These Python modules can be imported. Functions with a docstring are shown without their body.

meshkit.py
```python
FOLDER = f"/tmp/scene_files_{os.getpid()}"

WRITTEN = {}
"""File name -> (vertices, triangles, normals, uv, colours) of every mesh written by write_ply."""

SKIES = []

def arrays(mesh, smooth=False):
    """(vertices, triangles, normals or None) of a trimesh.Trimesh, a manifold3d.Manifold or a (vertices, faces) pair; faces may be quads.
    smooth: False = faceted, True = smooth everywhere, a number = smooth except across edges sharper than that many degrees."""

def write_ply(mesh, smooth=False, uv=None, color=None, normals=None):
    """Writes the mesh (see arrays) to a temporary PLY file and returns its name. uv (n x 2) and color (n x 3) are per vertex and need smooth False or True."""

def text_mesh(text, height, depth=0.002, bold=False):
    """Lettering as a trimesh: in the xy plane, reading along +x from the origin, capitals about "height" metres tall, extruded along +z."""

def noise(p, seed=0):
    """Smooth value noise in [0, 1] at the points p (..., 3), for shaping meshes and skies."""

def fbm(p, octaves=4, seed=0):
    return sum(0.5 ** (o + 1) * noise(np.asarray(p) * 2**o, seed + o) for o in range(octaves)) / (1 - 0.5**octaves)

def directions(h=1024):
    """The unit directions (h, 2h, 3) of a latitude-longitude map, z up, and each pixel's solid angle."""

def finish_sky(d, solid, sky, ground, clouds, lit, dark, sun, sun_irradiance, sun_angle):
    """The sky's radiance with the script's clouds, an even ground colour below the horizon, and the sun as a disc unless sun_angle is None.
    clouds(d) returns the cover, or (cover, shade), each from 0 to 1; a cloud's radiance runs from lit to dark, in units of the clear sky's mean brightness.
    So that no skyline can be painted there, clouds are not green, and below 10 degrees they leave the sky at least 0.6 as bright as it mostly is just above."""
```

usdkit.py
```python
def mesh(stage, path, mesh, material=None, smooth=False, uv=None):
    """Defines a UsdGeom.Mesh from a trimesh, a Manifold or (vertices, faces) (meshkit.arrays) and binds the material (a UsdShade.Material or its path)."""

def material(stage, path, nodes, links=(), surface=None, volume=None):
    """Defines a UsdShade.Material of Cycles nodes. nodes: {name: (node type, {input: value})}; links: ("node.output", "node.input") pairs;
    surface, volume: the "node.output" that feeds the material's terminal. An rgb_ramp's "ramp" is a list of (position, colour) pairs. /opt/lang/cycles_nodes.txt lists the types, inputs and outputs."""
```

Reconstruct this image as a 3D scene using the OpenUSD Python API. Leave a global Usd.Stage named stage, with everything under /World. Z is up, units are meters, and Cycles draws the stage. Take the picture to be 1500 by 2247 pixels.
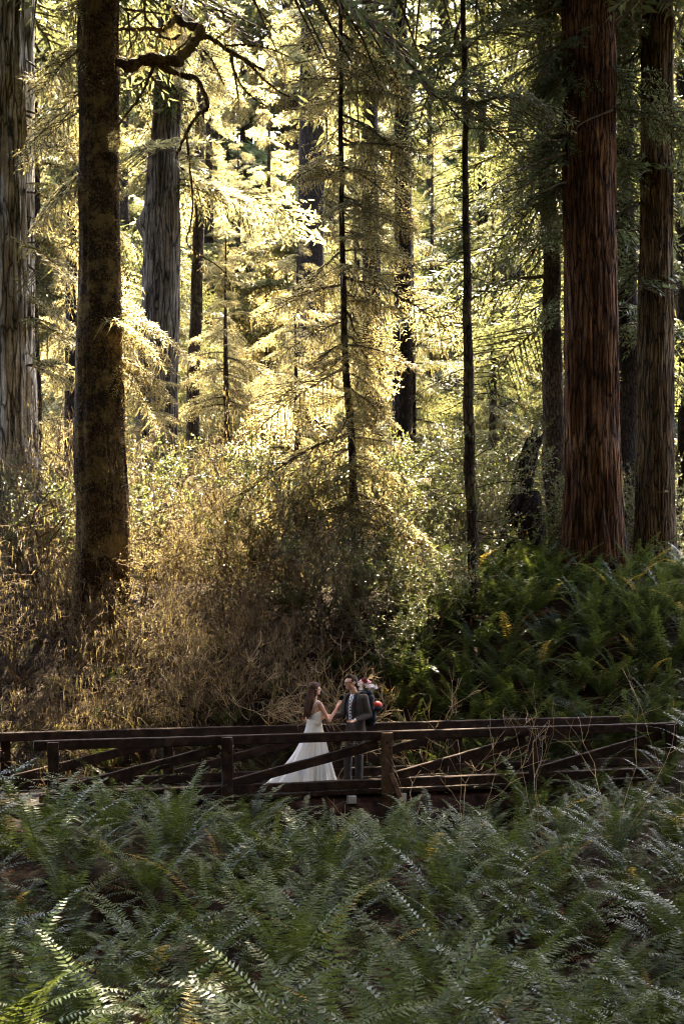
import math, numpy as np, trimesh, usdkit, meshkit
import manifold3d as m3
from pxr import Usd, UsdGeom, UsdLux, UsdShade, Sdf, Gf

stage = Usd.Stage.CreateInMemory()
UsdGeom.SetStageUpAxis(stage, 'Z')
world = UsdGeom.Xform.Define(stage, '/World')
stage.SetDefaultPrim(world.GetPrim())
UsdGeom.Scope.Define(stage, '/World/Looks')

# ---------------------------------------------------------------- camera, sky, sun, exposure
F, HOR, ZC = 2657.0, 1365.0, 3.8                     # focal length and horizon in photograph pixels, eye height
cam = UsdGeom.Camera.Define(stage, '/World/camera')
cam.CreateHorizontalApertureAttr(24.0)
cam.CreateFocalLengthAttr(24.0 * F / 1500.0)
cam.CreateVerticalApertureOffsetAttr((HOR - 2247 / 2) * 24.0 / 1500.0)
cam.CreateFStopAttr(2.8)
cam.CreateFocusDistanceAttr(15.0)
cam.CreateExposureAttr(5.0)
cam.AddTranslateOp().Set(Gf.Vec3d(0, 0, ZC))
cam.AddRotateXOp().Set(90.0)

SUN_EL, SUN_AZ = math.radians(54.0), math.radians(10.0)   # azimuth from +y (straight ahead) towards +x
sun = UsdLux.DistantLight.Define(stage, '/World/sun')
sun.CreateNormalizeAttr(True)
sun.CreateIntensityAttr(1.25)
sun.CreateAngleAttr(0.5)
sun.CreateColorAttr(Gf.Vec3f(1.0, 0.83, 0.58))
sun.AddRotateZOp().Set(-math.degrees(SUN_AZ))
sun.AddRotateXOp().Set(-(90 - math.degrees(SUN_EL)))     # -z turned so that the light comes from +y and above
usdkit.material(stage, '/World/Looks/sky', {
    'sky': ('sky_texture', {'sky_type': 'single_scattering', 'sun_disc': False, 'sun_elevation': SUN_EL, 'sun_rotation': SUN_AZ, 'aerosol_density': 4.0, 'air_density': 0.7}),
    'bg': ('background_shader', {'strength': 0.085})}, [('sky.color', 'bg.color')], surface='bg.background')
dome = UsdLux.DomeLight.Define(stage, '/World/sky')
UsdShade.MaterialBindingAPI.Apply(dome.GetPrim()).Bind(UsdShade.Material.Get(stage, '/World/Looks/sky'))
dome.GetPrim().SetCustomDataByKey('kind', 'structure')

# ---------------------------------------------------------------- helpers
def at(px, py, Y):
    return np.array([(px - 750.0) / F * Y, Y, ZC + (HOR - py) / F * Y])

COUNT = {}
def numbered(path):
    n = COUNT.get(path, 0)
    COUNT[path] = n + 1
    return path if n == 0 else f'{path}_{n:03d}'

def keys(prim, label=None, cat=None, group=None, kind=None):
    for k, v in (('label', label), ('category', cat), ('group', group), ('kind', kind)):
        if v:
            prim.SetCustomDataByKey(k, v)
    return prim

def thing(name, label, cat, loc=(0, 0, 0), rz=0.0, sc=1.0, group=None, tilt=0.0):
    x = UsdGeom.Xform.Define(stage, numbered('/World/' + name))
    x.AddTranslateOp().Set(Gf.Vec3d(*map(float, loc)))
    x.AddRotateXYZOp().Set(Gf.Vec3f(float(tilt), 0, math.degrees(rz)))
    x.AddScaleOp().Set(Gf.Vec3f(*([float(sc)] * 3 if np.ndim(sc) == 0 else map(float, sc))))
    return keys(x.GetPrim(), label, cat, group)

def copy(root, loc, rz=0.0, sc=1.0, label=None, group=None, tilt=0.0):
    was = root.GetCustomData()
    base = str(root.GetPath()).split('/')[-1]
    base = base[:-4] if base[-4:-3] == '_' and base[-3:].isdigit() else base
    r = thing(base, label or was['label'], was['category'], loc, rz, sc, group or was.get('group'), tilt)
    r.GetReferences().AddInternalReference(root.GetPath())
    r.SetInstanceable(True)
    return r

def part(parent, name, mesh, mat, smooth=False, label=None, kind=None):
    base = '/World' if parent is None else str(parent.GetPath())
    p = usdkit.mesh(stage, numbered(base + '/' + name), mesh, '/World/Looks/' + mat, smooth=smooth).GetPrim()
    return keys(p, label, kind=kind)

def sm(a, b, x):
    t = np.clip((np.asarray(x, float) - a) / (b - a), 0, 1)
    return t * t * (3 - 2 * t)

def cat(meshes):
    vs, fs, n = [], [], 0
    for v, f in meshes:
        if len(v):
            vs.append(v); fs.append(f + n); n += len(v)
    return np.vstack(vs), np.vstack(fs)

def segs(P0, P1, R0, R1, sides=3):
    """Many tapered sticks as one mesh."""
    P0, P1 = np.asarray(P0, float), np.asarray(P1, float)
    n = len(P0)
    R0, R1 = np.broadcast_to(R0, n), np.broadcast_to(R1, n)
    t = P1 - P0
    t = t / (np.linalg.norm(t, axis=1, keepdims=True) + 1e-9)
    a = np.cross(t, np.where(np.abs(t[:, 2:]) < 0.9, [0, 0, 1.0], [1.0, 0, 0]))
    a /= np.linalg.norm(a, axis=1, keepdims=True) + 1e-9
    b = np.cross(t, a)
    ang = np.arange(sides) * 2 * np.pi / sides
    off = np.cos(ang)[None, :, None] * a[:, None] + np.sin(ang)[None, :, None] * b[:, None]
    v = np.concatenate([P0[:, None] + off * R0[:, None, None], P1[:, None] + off * R1[:, None, None]], 1).reshape(-1, 3)
    i = np.arange(sides); j = (i + 1) % sides
    f = np.concatenate([np.stack([i, j, j + sides], 1), np.stack([i, j + sides, i + sides], 1)])
    return v, (f[None] + (np.arange(n) * 2 * sides)[:, None, None]).reshape(-1, 3)

def tube(points, radii, sides=8, cap=True):
    p = np.asarray(points, float)
    r = np.broadcast_to(np.asarray(radii, float), len(p))
    t = np.gradient(p, axis=0); t /= np.linalg.norm(t, axis=1, keepdims=True) + 1e-12
    a = np.cross(t[0], [0, 0, 1.0] if abs(t[0, 2]) < 0.9 else [1.0, 0, 0]); a /= np.linalg.norm(a)
    A = []
    for k in range(len(p)):                              # carried along without twisting
        a = a - t[k] * (a @ t[k]); a /= np.linalg.norm(a) + 1e-12
        A.append(a)
    A = np.array(A); B = np.cross(t, A)
    ang = np.arange(sides) * 2 * np.pi / sides
    v = p[:, None] + r[:, None, None] * (np.cos(ang)[None, :, None] * A[:, None] + np.sin(ang)[None, :, None] * B[:, None])
    i, j = np.meshgrid(np.arange(len(p) - 1), np.arange(sides), indexing='ij')
    j2 = (j + 1) % sides
    q = np.stack([i * sides + j, i * sides + j2, (i + 1) * sides + j2, (i + 1) * sides + j], -1).reshape(-1, 4)
    f = np.vstack([q[:, [0, 1, 2]], q[:, [0, 2, 3]]])
    v = v.reshape(-1, 3)
    if cap:
        n = len(v); v = np.vstack([v, p[:1], p[-1:]])
        k = np.arange(sides); e = (len(p) - 1) * sides
        f = np.vstack([f, np.stack([(k + 1) % sides, k, np.full(sides, n)], 1), np.stack([e + k, e + (k + 1) % sides, np.full(sides, n + 1)], 1)])
    return v, f

def spline(pts, n):
    from scipy.interpolate import CubicSpline
    pts = np.asarray(pts, float)
    d = np.concatenate([[0], np.cumsum(np.linalg.norm(np.diff(pts[:, :3], axis=0), axis=1))])
    return CubicSpline(d, pts)(np.linspace(0, d[-1], n))

def leaves(base, d, n, length, width, fold=0.0, at_=0.45):
    """Rhombic blades: base points, directions d, sideways vectors n, one mesh."""
    length, width = np.broadcast_to(length, len(base))[:, None], np.broadcast_to(width, len(base))[:, None]
    mid = base + d * length * at_
    up = np.cross(d, n) * width * fold
    v = np.stack([base, mid + n * width * 0.5 + up, base + d * length, mid - n * width * 0.5 + up], 1).reshape(-1, 3)
    k = np.arange(len(base))[:, None] * 4
    f = np.concatenate([k + [0, 1, 2], k + [0, 2, 3]], 1).reshape(-1, 3)
    return v, f

def unit(v):
    return v / (np.linalg.norm(v, axis=-1, keepdims=True) + 1e-9)

def strands(rng, p, lo, hi, w):
    """Hanging moss: a ribbon of two or three dangling pieces at each point."""
    n = len(p)
    a = rng.uniform(0, 2 * np.pi, n)
    side = np.stack([np.cos(a), np.sin(a), np.zeros(n)], 1)
    L = (lo + (hi - lo) * rng.uniform(0, 1, n)) * rng.uniform(0.4, 1, n)
    W = w * rng.uniform(0.5, 1.4, n)
    sway = rng.normal(0, 0.12, (n, 3)) * L[:, None]; sway[:, 2] = 0
    mid = p + sway * 0.6 - np.array([0, 0, 1.0]) * (L * 0.5)[:, None]
    tip = p + sway - np.array([0, 0, 1.0]) * L[:, None]
    v = np.stack([p - side * W[:, None] * 0.7, p + side * W[:, None] * 0.7, mid + side * W[:, None] * 0.5, mid - side * W[:, None] * 0.4, tip], 1).reshape(-1, 3)
    k = np.arange(n)[:, None] * 5
    return v, np.concatenate([k + [0, 1, 2], k + [0, 2, 3], k + [3, 2, 4]], 1).reshape(-1, 3)

def xf(mesh, rot=0.0, sc=1.0, loc=(0, 0, 0), pitch=0.0, roll=0.0):
    v, f = mesh
    v = v * sc
    if roll:
        c, s = math.cos(roll), math.sin(roll)
        v = np.stack([v[:, 0], v[:, 1] * c - v[:, 2] * s, v[:, 1] * s + v[:, 2] * c], 1)
    c, s = math.cos(pitch), math.sin(pitch)               # pitch > 0 lifts +x
    v = np.stack([v[:, 0] * c - v[:, 2] * s, v[:, 1], v[:, 0] * s + v[:, 2] * c], 1)
    c, s = math.cos(rot), math.sin(rot)
    v = np.stack([v[:, 0] * c - v[:, 1] * s, v[:, 0] * s + v[:, 1] * c, v[:, 2]], 1)
    return v + np.asarray(loc, float), f

# ---------------------------------------------------------------- materials
def solid(name, c1, c2, scale=3.0, stretch=(1, 1, 1), rough=0.7, bump=0.0, bdist=0.01, spec=0.06, detail=4, c3=None, space='position'):
    nodes = {'geo': ('geometry', {}) if space == 'position' else ('texture_coordinate', {}),
             'map': ('mapping', {'scale': stretch}),
             'n': ('noise_texture', {'scale': scale, 'detail': detail, 'roughness': 0.65}),
             'r': ('rgb_ramp', {'ramp': [(0.32, c1), (0.68, c2)] if c3 is None else [(0.3, c1), (0.52, c2), (0.7, c3)]}),
             'p': ('principled_bsdf', {'roughness': rough, 'specular_ior_level': spec})}
    links = [('geo.' + ('position' if space == 'position' else 'object'), 'map.vector'), ('map.vector', 'n.vector'), ('n.fac', 'r.fac'), ('r.color', 'p.base_color')]
    if bump:
        nodes['b'] = ('bump', {'strength': bump, 'distance': bdist})
        links += [('n.fac', 'b.height'), ('b.normal', 'p.normal')]
    usdkit.material(stage, '/World/Looks/' + name, nodes, links, surface='p.BSDF')

def leafy(name, c1, c2, trans, mix=0.45, rough=0.45, spec=0.1, scale=1.5, tip=None):
    """Foliage: reflects c1..c2 (by copy and by place), lets trans through."""
    nodes = {'geo': ('geometry', {}), 'n': ('noise_texture', {'scale': scale, 'detail': 3}), 'oi': ('object_info', {}),
             'add': ('math', {'math_type': 'multiply_add', 'value2': 0.45}), 'isl': ('math', {'math_type': 'multiply_add', 'value2': 0.3}),
             'r': ('rgb_ramp', {'ramp': [(0.4, c1), (0.9, c2)]}),
             'p': ('principled_bsdf', {'roughness': rough, 'specular_ior_level': spec}),
             'ramp2': ('rgb_ramp', {'ramp': [(0.4, tuple(np.array(trans) * 0.75)), (0.9, tuple(np.array(trans) * 1.2))]}),
             't': ('translucent_bsdf', {}), 'm': ('mix_closure', {'fac': mix})}
    links = [('geo.position', 'n.vector'), ('oi.random', 'add.value1'), ('n.fac', 'add.value3'), ('geo.random_per_island', 'isl.value1'), ('add.value', 'isl.value3'),
             ('isl.value', 'r.fac'), ('isl.value', 'ramp2.fac'), ('r.color', 'p.base_color'), ('ramp2.color', 't.color'), ('p.BSDF', 'm.closure1'), ('t.BSDF', 'm.closure2')]
    usdkit.material(stage, '/World/Looks/' + name, nodes, links, surface='m.closure')

def bark(name, dark, mid, light, moss=None, moss_at=0.55, cell=11.0, zs=0.1, fibre=45.0, fz=0.06, bump=0.9, gap=0.10):
    """Bark: long plates parted by dark cracks, fine fibres on the plates, moss in patches."""
    nodes = {'geo': ('geometry', {}), 'wn': ('noise_texture', {'scale': 1.7, 'detail': 3}), 'wa': ('vector_math', {'math_type': 'scale', 'scale': 0.12}), 'wb': ('vector_math', {'math_type': 'add'}),
             'map': ('mapping', {'scale': (1, 1, zs)}), 'map2': ('mapping', {'scale': (1, 1, fz)}),
             'v': ('voronoi_texture', {'feature': 'distance_to_edge', 'scale': cell}), 'vr': ('rgb_ramp', {'ramp': [(0.0, (0, 0, 0)), (gap, (0.7, 0.7, 0.7)), (gap * 3, (1, 1, 1))]}),
             'n': ('noise_texture', {'scale': fibre, 'detail': 5, 'roughness': 0.7}), 'n2': ('noise_texture', {'scale': 0.9, 'detail': 5, 'roughness': 0.7}),
             'nm': ('math', {'math_type': 'multiply_add', 'value2': 0.6}), 'nm2': ('math', {'math_type': 'multiply', 'value2': 0.42}),
             'r': ('rgb_ramp', {'ramp': [(0.3, tuple(np.array(mid) * 0.35)), (0.5, mid), (0.64, light)]}),
             'mx': ('mix', {'mix_type': 'mix', 'color1': dark}),
             'h': ('math', {'math_type': 'multiply_add', 'value2': 0.35}), 'b': ('bump', {'strength': bump, 'distance': 0.03}),
             'p': ('principled_bsdf', {'roughness': 0.9, 'specular_ior_level': 0.03})}
    links = [('geo.position', 'wn.vector'), ('wn.color', 'wa.vector1'), ('geo.position', 'wb.vector1'), ('wa.vector', 'wb.vector2'), ('wb.vector', 'map.vector'), ('wb.vector', 'map2.vector'),
             ('map.vector', 'v.vector'), ('map2.vector', 'n.vector'), ('geo.position', 'n2.vector'), ('v.distance', 'vr.fac'), ('n2.fac', 'nm2.value1'), ('n.fac', 'nm.value1'), ('nm2.value', 'nm.value3'),
             ('nm.value', 'r.fac'), ('r.color', 'mx.color2'), ('vr.color', 'mx.fac'), ('n.fac', 'h.value1'), ('vr.color', 'h.value3'), ('h.value', 'b.height'), ('b.normal', 'p.normal')]
    if moss is None:
        links += [('mx.color', 'p.base_color')]
    else:
        nodes['mn'] = ('noise_texture', {'scale': 1.6, 'detail': 8, 'roughness': 0.8})
        nodes['mr'] = ('rgb_ramp', {'ramp': [(moss_at - 0.05, (0, 0, 0)), (moss_at + 0.05, (1, 1, 1))]})
        nodes['mm'] = ('mix', {'color2': moss})
        links += [('geo.position', 'mn.vector'), ('mn.fac', 'mr.fac'), ('mr.color', 'mm.fac'), ('mx.color', 'mm.color1'), ('mm.color', 'p.base_color')]
    usdkit.material(stage, '/World/Looks/' + name, nodes, links, surface='p.BSDF')

bark('redwood_bark', (0.003, 0.0014, 0.0008), (0.042, 0.018, 0.007), (0.14, 0.068, 0.026), cell=9.0, zs=0.09)
bark('olive_redwood_bark', (0.003, 0.002, 0.001), (0.042, 0.025, 0.0105), (0.135, 0.083, 0.034), cell=12.0, zs=0.08)
bark('grey_bark', (0.008, 0.007, 0.006), (0.20, 0.182, 0.152), (0.48, 0.435, 0.37), moss=(0.045, 0.045, 0.014), moss_at=0.62, cell=7.0, zs=0.07)
bark('mossy_bark', (0.004, 0.003, 0.0015), (0.026, 0.015, 0.006), (0.09, 0.052, 0.018), moss=(0.10, 0.062, 0.018), moss_at=0.53, cell=22.0, zs=0.5, fibre=30, fz=0.5, gap=0.06)
bark('brown_bark', (0.004, 0.003, 0.002), (0.028, 0.017, 0.009), (0.08, 0.05, 0.027), moss=(0.07, 0.06, 0.018), moss_at=0.6, cell=14, zs=0.25)
bark('burl_bark', (0.005, 0.004, 0.003), (0.06, 0.048, 0.034), (0.16, 0.13, 0.095), moss=(0.04, 0.035, 0.012), moss_at=0.62, cell=7.0, zs=0.07)
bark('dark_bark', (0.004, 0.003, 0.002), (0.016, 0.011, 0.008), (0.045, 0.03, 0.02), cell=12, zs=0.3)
solid('forest_soil', (0.004, 0.0025, 0.0013), (0.016, 0.0095, 0.005), scale=2.0, rough=0.95, bump=0.6, bdist=0.05, c3=(0.04, 0.036, 0.012))
leafy('fern_green', (0.005, 0.012, 0.002), (0.040, 0.057, 0.014), (0.08, 0.10, 0.017), mix=0.26, rough=0.40, spec=0.10, scale=0.5)
leafy('fern_dead', (0.03, 0.012, 0.005), (0.11, 0.045, 0.018), (0.18, 0.07, 0.02), mix=0.3, rough=0.6)
leafy('fern_yellow', (0.12, 0.09, 0.02), (0.22, 0.16, 0.03), (0.35, 0.25, 0.04), mix=0.45)
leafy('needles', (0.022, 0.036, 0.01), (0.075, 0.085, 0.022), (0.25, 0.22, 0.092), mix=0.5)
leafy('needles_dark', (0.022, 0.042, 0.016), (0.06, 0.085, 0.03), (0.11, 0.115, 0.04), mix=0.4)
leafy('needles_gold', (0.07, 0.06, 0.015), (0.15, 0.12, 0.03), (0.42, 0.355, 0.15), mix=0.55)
leafy('moss', (0.06, 0.045, 0.016), (0.17, 0.125, 0.045), (0.27, 0.22, 0.08), mix=0.5, rough=0.9, spec=0.1)
leafy('bark_moss', (0.03, 0.022, 0.008), (0.10, 0.072, 0.024), (0.08, 0.06, 0.02), mix=0.2, rough=0.9, spec=0.1)
leafy('shrub_leaf', (0.010, 0.020, 0.005), (0.042, 0.056, 0.014), (0.12, 0.135, 0.032), mix=0.35, rough=0.35, spec=0.25)
leafy('dry_leaf', (0.05, 0.032, 0.014), (0.11, 0.075, 0.032), (0.20, 0.165, 0.062), mix=0.45, rough=0.6)
leafy('litter', (0.008, 0.004, 0.002), (0.04, 0.02, 0.009), (0.1, 0.05, 0.02), mix=0.2, rough=0.8)
solid('twig', (0.035, 0.022, 0.013), (0.13, 0.085, 0.05), scale=5, rough=0.8)
solid('pale_twig', (0.14, 0.095, 0.05), (0.34, 0.24, 0.12), scale=5, rough=0.7)
solid('branch_wood', (0.02, 0.014, 0.008), (0.07, 0.05, 0.025), scale=8, rough=0.9, bump=0.5)
solid('bridge_wood', (0.005, 0.003, 0.002), (0.019, 0.010, 0.006), scale=6, stretch=(1, 1, 1), rough=0.75, bump=0.5, bdist=0.01, spec=0.08, c3=(0.04, 0.022, 0.013))
solid('weathered_wood', (0.02, 0.011, 0.006), (0.085, 0.048, 0.024), scale=7, rough=0.8, bump=0.4)
solid('log_bark', (0.005, 0.003, 0.002), (0.02, 0.010, 0.007), scale=5, rough=0.9, bump=0.9, bdist=0.03, c3=(0.06, 0.03, 0.02))
solid('concrete', (0.16, 0.15, 0.13), (0.27, 0.25, 0.22), scale=9, rough=0.9)

# ---------------------------------------------------------------- ground
TH = math.atan2(0.81, 2.56)
BX, BY = -4.42, 18.5                                  # foot of the leftmost near post of the bridge
DECK, RAIL, WIDTH = 1.02, 1.99, 1.6
def along(t, w=0.0, z=0.0):
    """A point of the bridge: t metres to the right along it, w metres away from the camera."""
    return np.array([BX + t * math.cos(TH) - w * math.sin(TH), BY + t * math.sin(TH) + w * math.cos(TH), z])

def ground(x, y):
    x, y = np.asarray(x, float), np.asarray(y, float)
    z = 2.2 * (1 - sm(2.0, 8.5, y))
    right = sm(-0.5, 4.5, x)
    z = z + (0.35 + 3.2 * sm(21, 30, y) + 0.9 * sm(30, 60, y) + (1 - right) * 1.2 * sm(21, 27, y)) * sm(17.5, 22, y)
    dl = -(x - BX) * math.sin(TH) + (y - BY) * math.cos(TH) - WIDTH       # metres behind the far railing
    z = z + right * 1.3 * sm(0.1, 6.0, dl)
    z = z + 0.45 * sm(4.6, 6.6, x) * sm(17, 20.5, y) * (1 - sm(22, 25, y)) + 0.6 * (1 - sm(-5.8, -4.6, x)) * sm(16.5, 18.5, y) * (1 - sm(20, 24, y))
    z = z + (0.5 + 0.3 * (1 - sm(-2.2, -0.6, x))) * sm(11.5, 17, y) * (1 - sm(18.6 + 0.28 * (x + 4), 20.5 + 0.28 * (x + 4), y))
    ditch = np.exp(-((x - 0.4 - 0.12 * (y - 20)) / 1.9) ** 2) * sm(17.2, 18.8, y) * (1 - sm(21.5, 24.5, y))
    z = z - 1.6 * ditch + 10.0 * sm(90, 240, y)
    p = np.stack([x, y, x * 0], -1)
    return z + 0.25 * (meshkit.fbm(p * 0.45, 3, 5) - 0.5) + 0.55 * (meshkit.fbm(p * 0.8, 2, 31) - 0.5) * sm(8, 10, y) * (1 - sm(16, 17.5, y)) + 0.12 * (meshkit.fbm(p * 1.7, 2, 9) - 0.5)
gx = np.unique(np.concatenate([np.linspace(-300, -30, 28), np.linspace(-30, -12, 37), np.linspace(-12, 12, 97), np.linspace(12, 30, 37), np.linspace(30, 300, 28)]))
gy = np.unique(np.concatenate([np.linspace(-60, 5, 27), np.linspace(5, 35, 121), np.linspace(35, 100, 50), np.linspace(100, 500, 41)]))
XX, YY = np.meshgrid(gx, gy)
gv = np.stack([XX, YY, ground(XX, YY)], -1).reshape(-1, 3)
i, j = np.meshgrid(np.arange(len(gy) - 1), np.arange(len(gx) - 1), indexing='ij')
q = i * len(gx) + j
gf = np.stack([q, q + 1, q + 1 + len(gx), q + len(gx)], -1).reshape(-1, 4)
keys(part(None, 'ground', (gv, gf), 'forest_soil', smooth=True), kind='structure')

# ---------------------------------------------------------------- trunks
def trunk_mesh(pts, furrow=0.05, seed=0, nt=90, nz=160, flare=0.0, twist=0.0, lean_noise=0.0, freq=7.0, knob=None):
    """pts: rows (x, y, z, radius) up the trunk. Furrowed bark ridges run along it; roots flare at the base."""
    p = spline(pts, nz)
    c, r = p[:, :3].copy(), np.maximum(p[:, 3], 0.005)
    zz = p[:, 2:3]
    th = np.linspace(0, 2 * np.pi, nt, endpoint=False)[None]
    ph = th + twist * (zz - zz[0])
    R0 = r.max()
    q = np.stack([np.cos(ph) * R0 * freq, np.sin(ph) * R0 * freq, zz * 0.42 + 0 * th], -1)
    ridge = 1 - np.abs(2 * meshkit.noise(q, seed) - 1)
    ridge2 = 1 - np.abs(2 * meshkit.noise(q * [2.1, 2.1, 1.6], seed + 3) - 1)
    big = meshkit.fbm(np.stack([np.cos(th) * 1.3 + 0 * zz, np.sin(th) * 1.3 + 0 * zz, zz * 0.25 + 0 * th], -1), 3, seed + 5) - 0.5
    rad = r[:, None] * (1 + 0.22 * big) + furrow * (ridge - 0.6) + furrow * 0.45 * (ridge2 - 0.6)
    if flare:
        h = zz - zz[0]
        lobes = 0.55 + 0.45 * np.cos(th * 5 + seed + 1.5 * meshkit.noise(np.stack([th * 2, th * 0, th * 0], -1), seed))
        rad = rad + flare * np.exp(-h / 1.1) * (0.4 + 0.9 * lobes)
    if knob:
        kz, kt, kr, kh = knob
        rad = rad + kh * np.exp(-((zz - kz) / kr) ** 2 - (np.angle(np.exp(1j * (th - kt))) / 0.7) ** 2) * (0.6 + 0.8 * meshkit.noise(q * 1.5 + 9, seed))
    if lean_noise:
        c[:, 0] += lean_noise * (meshkit.fbm(np.stack([c[:, 2] * 0.35, c[:, 2] * 0, c[:, 2] * 0], -1), 3, seed + 8) - 0.5)
    v = np.stack([c[:, :1] + rad * np.cos(th), c[:, 1:2] + rad * np.sin(th), zz + 0 * th], -1).reshape(-1, 3)
    i, j = np.meshgrid(np.arange(nz - 1), np.arange(nt), indexing='ij')
    j2 = (j + 1) % nt
    f = np.stack([i * nt + j, i * nt + j2, (i + 1) * nt + j2, (i + 1) * nt + j], -1).reshape(-1, 4)
    return v, np.vstack([f[:, [0, 1, 2]], f[:, [0, 2, 3]]])

# ---------------------------------------------------------------- boughs and crowns
def bough(seed, twigs=26, per=9, leaf=0.075, lw=0.024, droop=0.28, lift=0.12, hang=0.1, wide=0.5, moss_n=0, gap=0.12, tn=4):
    """A bough one metre long along +x: (leaf mesh, wood mesh, moss mesh)."""
    rng = np.random.default_rng(seed)
    s = np.linspace(0, 1, 12)
    wob = np.cumsum(rng.normal(0, 0.012, 12))
    ax = np.stack([s, wob, lift * s - droop * s ** 2], 1)
    w0, w1 = [ax[:-1]], [ax[1:]]
    r0, r1 = [0.014 * (1 - s[:-1] * 0.85)], [0.014 * (1 - s[1:] * 0.85)]
    LB, LD, LN, LL = [], [], [], []
    for k in range(twigs):
        u = gap + (1 - gap) * (k + rng.uniform(0, 1)) / twigs
        side = 1 if k % 2 else -1
        L = wide * (1.05 - u) ** 0.75 * rng.uniform(0.55, 1.1) + 0.06
        b = np.array([np.interp(u, s, ax[:, i]) for i in range(3)])
        a = math.radians(rng.uniform(42, 68)) * side
        d = np.array([math.cos(a), math.sin(a), rng.uniform(-0.25, 0.08)])
        t = np.linspace(0, 1, tn)[:, None]
        tw = b + d * t * L - np.array([0, 0, hang + rng.uniform(0, 0.15)]) * (t ** 2) * L
        w0.append(tw[:-1]); w1.append(tw[1:]); r0.append(np.linspace(0.005, 0.002, tn)[:-1]); r1.append(np.linspace(0.005, 0.002, tn)[1:])
        m = max(3, int(per * L / wide * 1.6))
        tt = np.repeat((np.arange(m) + rng.uniform(0, 0.5, m)) / m, 2)
        pos = b + d * tt[:, None] * L - np.array([0, 0, hang]) * (tt[:, None] ** 2) * L
        sg = np.tile([1, -1], m)
        aa = a + sg * np.radians(rng.uniform(28, 65, 2 * m))
        dd = np.stack([np.cos(aa), np.sin(aa), rng.normal(-0.35, 0.4, 2 * m)], 1)
        LB.append(pos); LD.append(unit(dd)); LL.append(leaf * rng.uniform(0.6, 1.3, 2 * m) * (1.1 - 0.45 * tt))
    B, D, L = np.vstack(LB), np.vstack(LD), np.concatenate(LL)
    N = unit(np.cross(D, np.array([0, 0, 1.0]) + rng.normal(0, 0.35, D.shape)))
    lf = leaves(B, D, N, L, lw * L / leaf)
    wood = segs(np.vstack(w0), np.vstack(w1), np.concatenate(r0), np.concatenate(r1))
    ms = None
    if moss_n:
        pick = rng.integers(0, len(B), moss_n)
        ms = strands(rng, B[pick], 0.05, 0.28, 0.0075)
    return lf, wood, ms

def crown(seed, base, H, n, Lmax, shape, tmpl, trunk=lambda z: (0, 0), tilt=-0.1, z_pow=1.0, az=None, lmin=0.6):
    """Boughs of the templates set round a trunk from height base to H: leaves, wood, moss."""
    rng = np.random.default_rng(seed)
    out = [[], [], []]
    for k in range(n):
        u = (rng.uniform(0, 1) if k % 2 else (k + rng.uniform(0, 1)) / n) ** z_pow
        z = base + (H - base) * u
        L = max(lmin, Lmax * shape(u) * rng.uniform(0.4, 1.2))
        a = k * 2.4 + rng.uniform(-0.5, 0.5) if az is None else rng.uniform(*az)
        t = tmpl[rng.integers(len(tmpl))]
        x, y = trunk(z)
        roll, pit = rng.normal(0, 0.38), rng.uniform(-0.35, 0.2)
        for o, m in zip(out, t):
            if m is not None:
                o.append(xf(m, a, L, (x, y, z), tilt + 0.3 * u + pit, roll))
    return [cat(o) if o else None for o in out]

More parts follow.
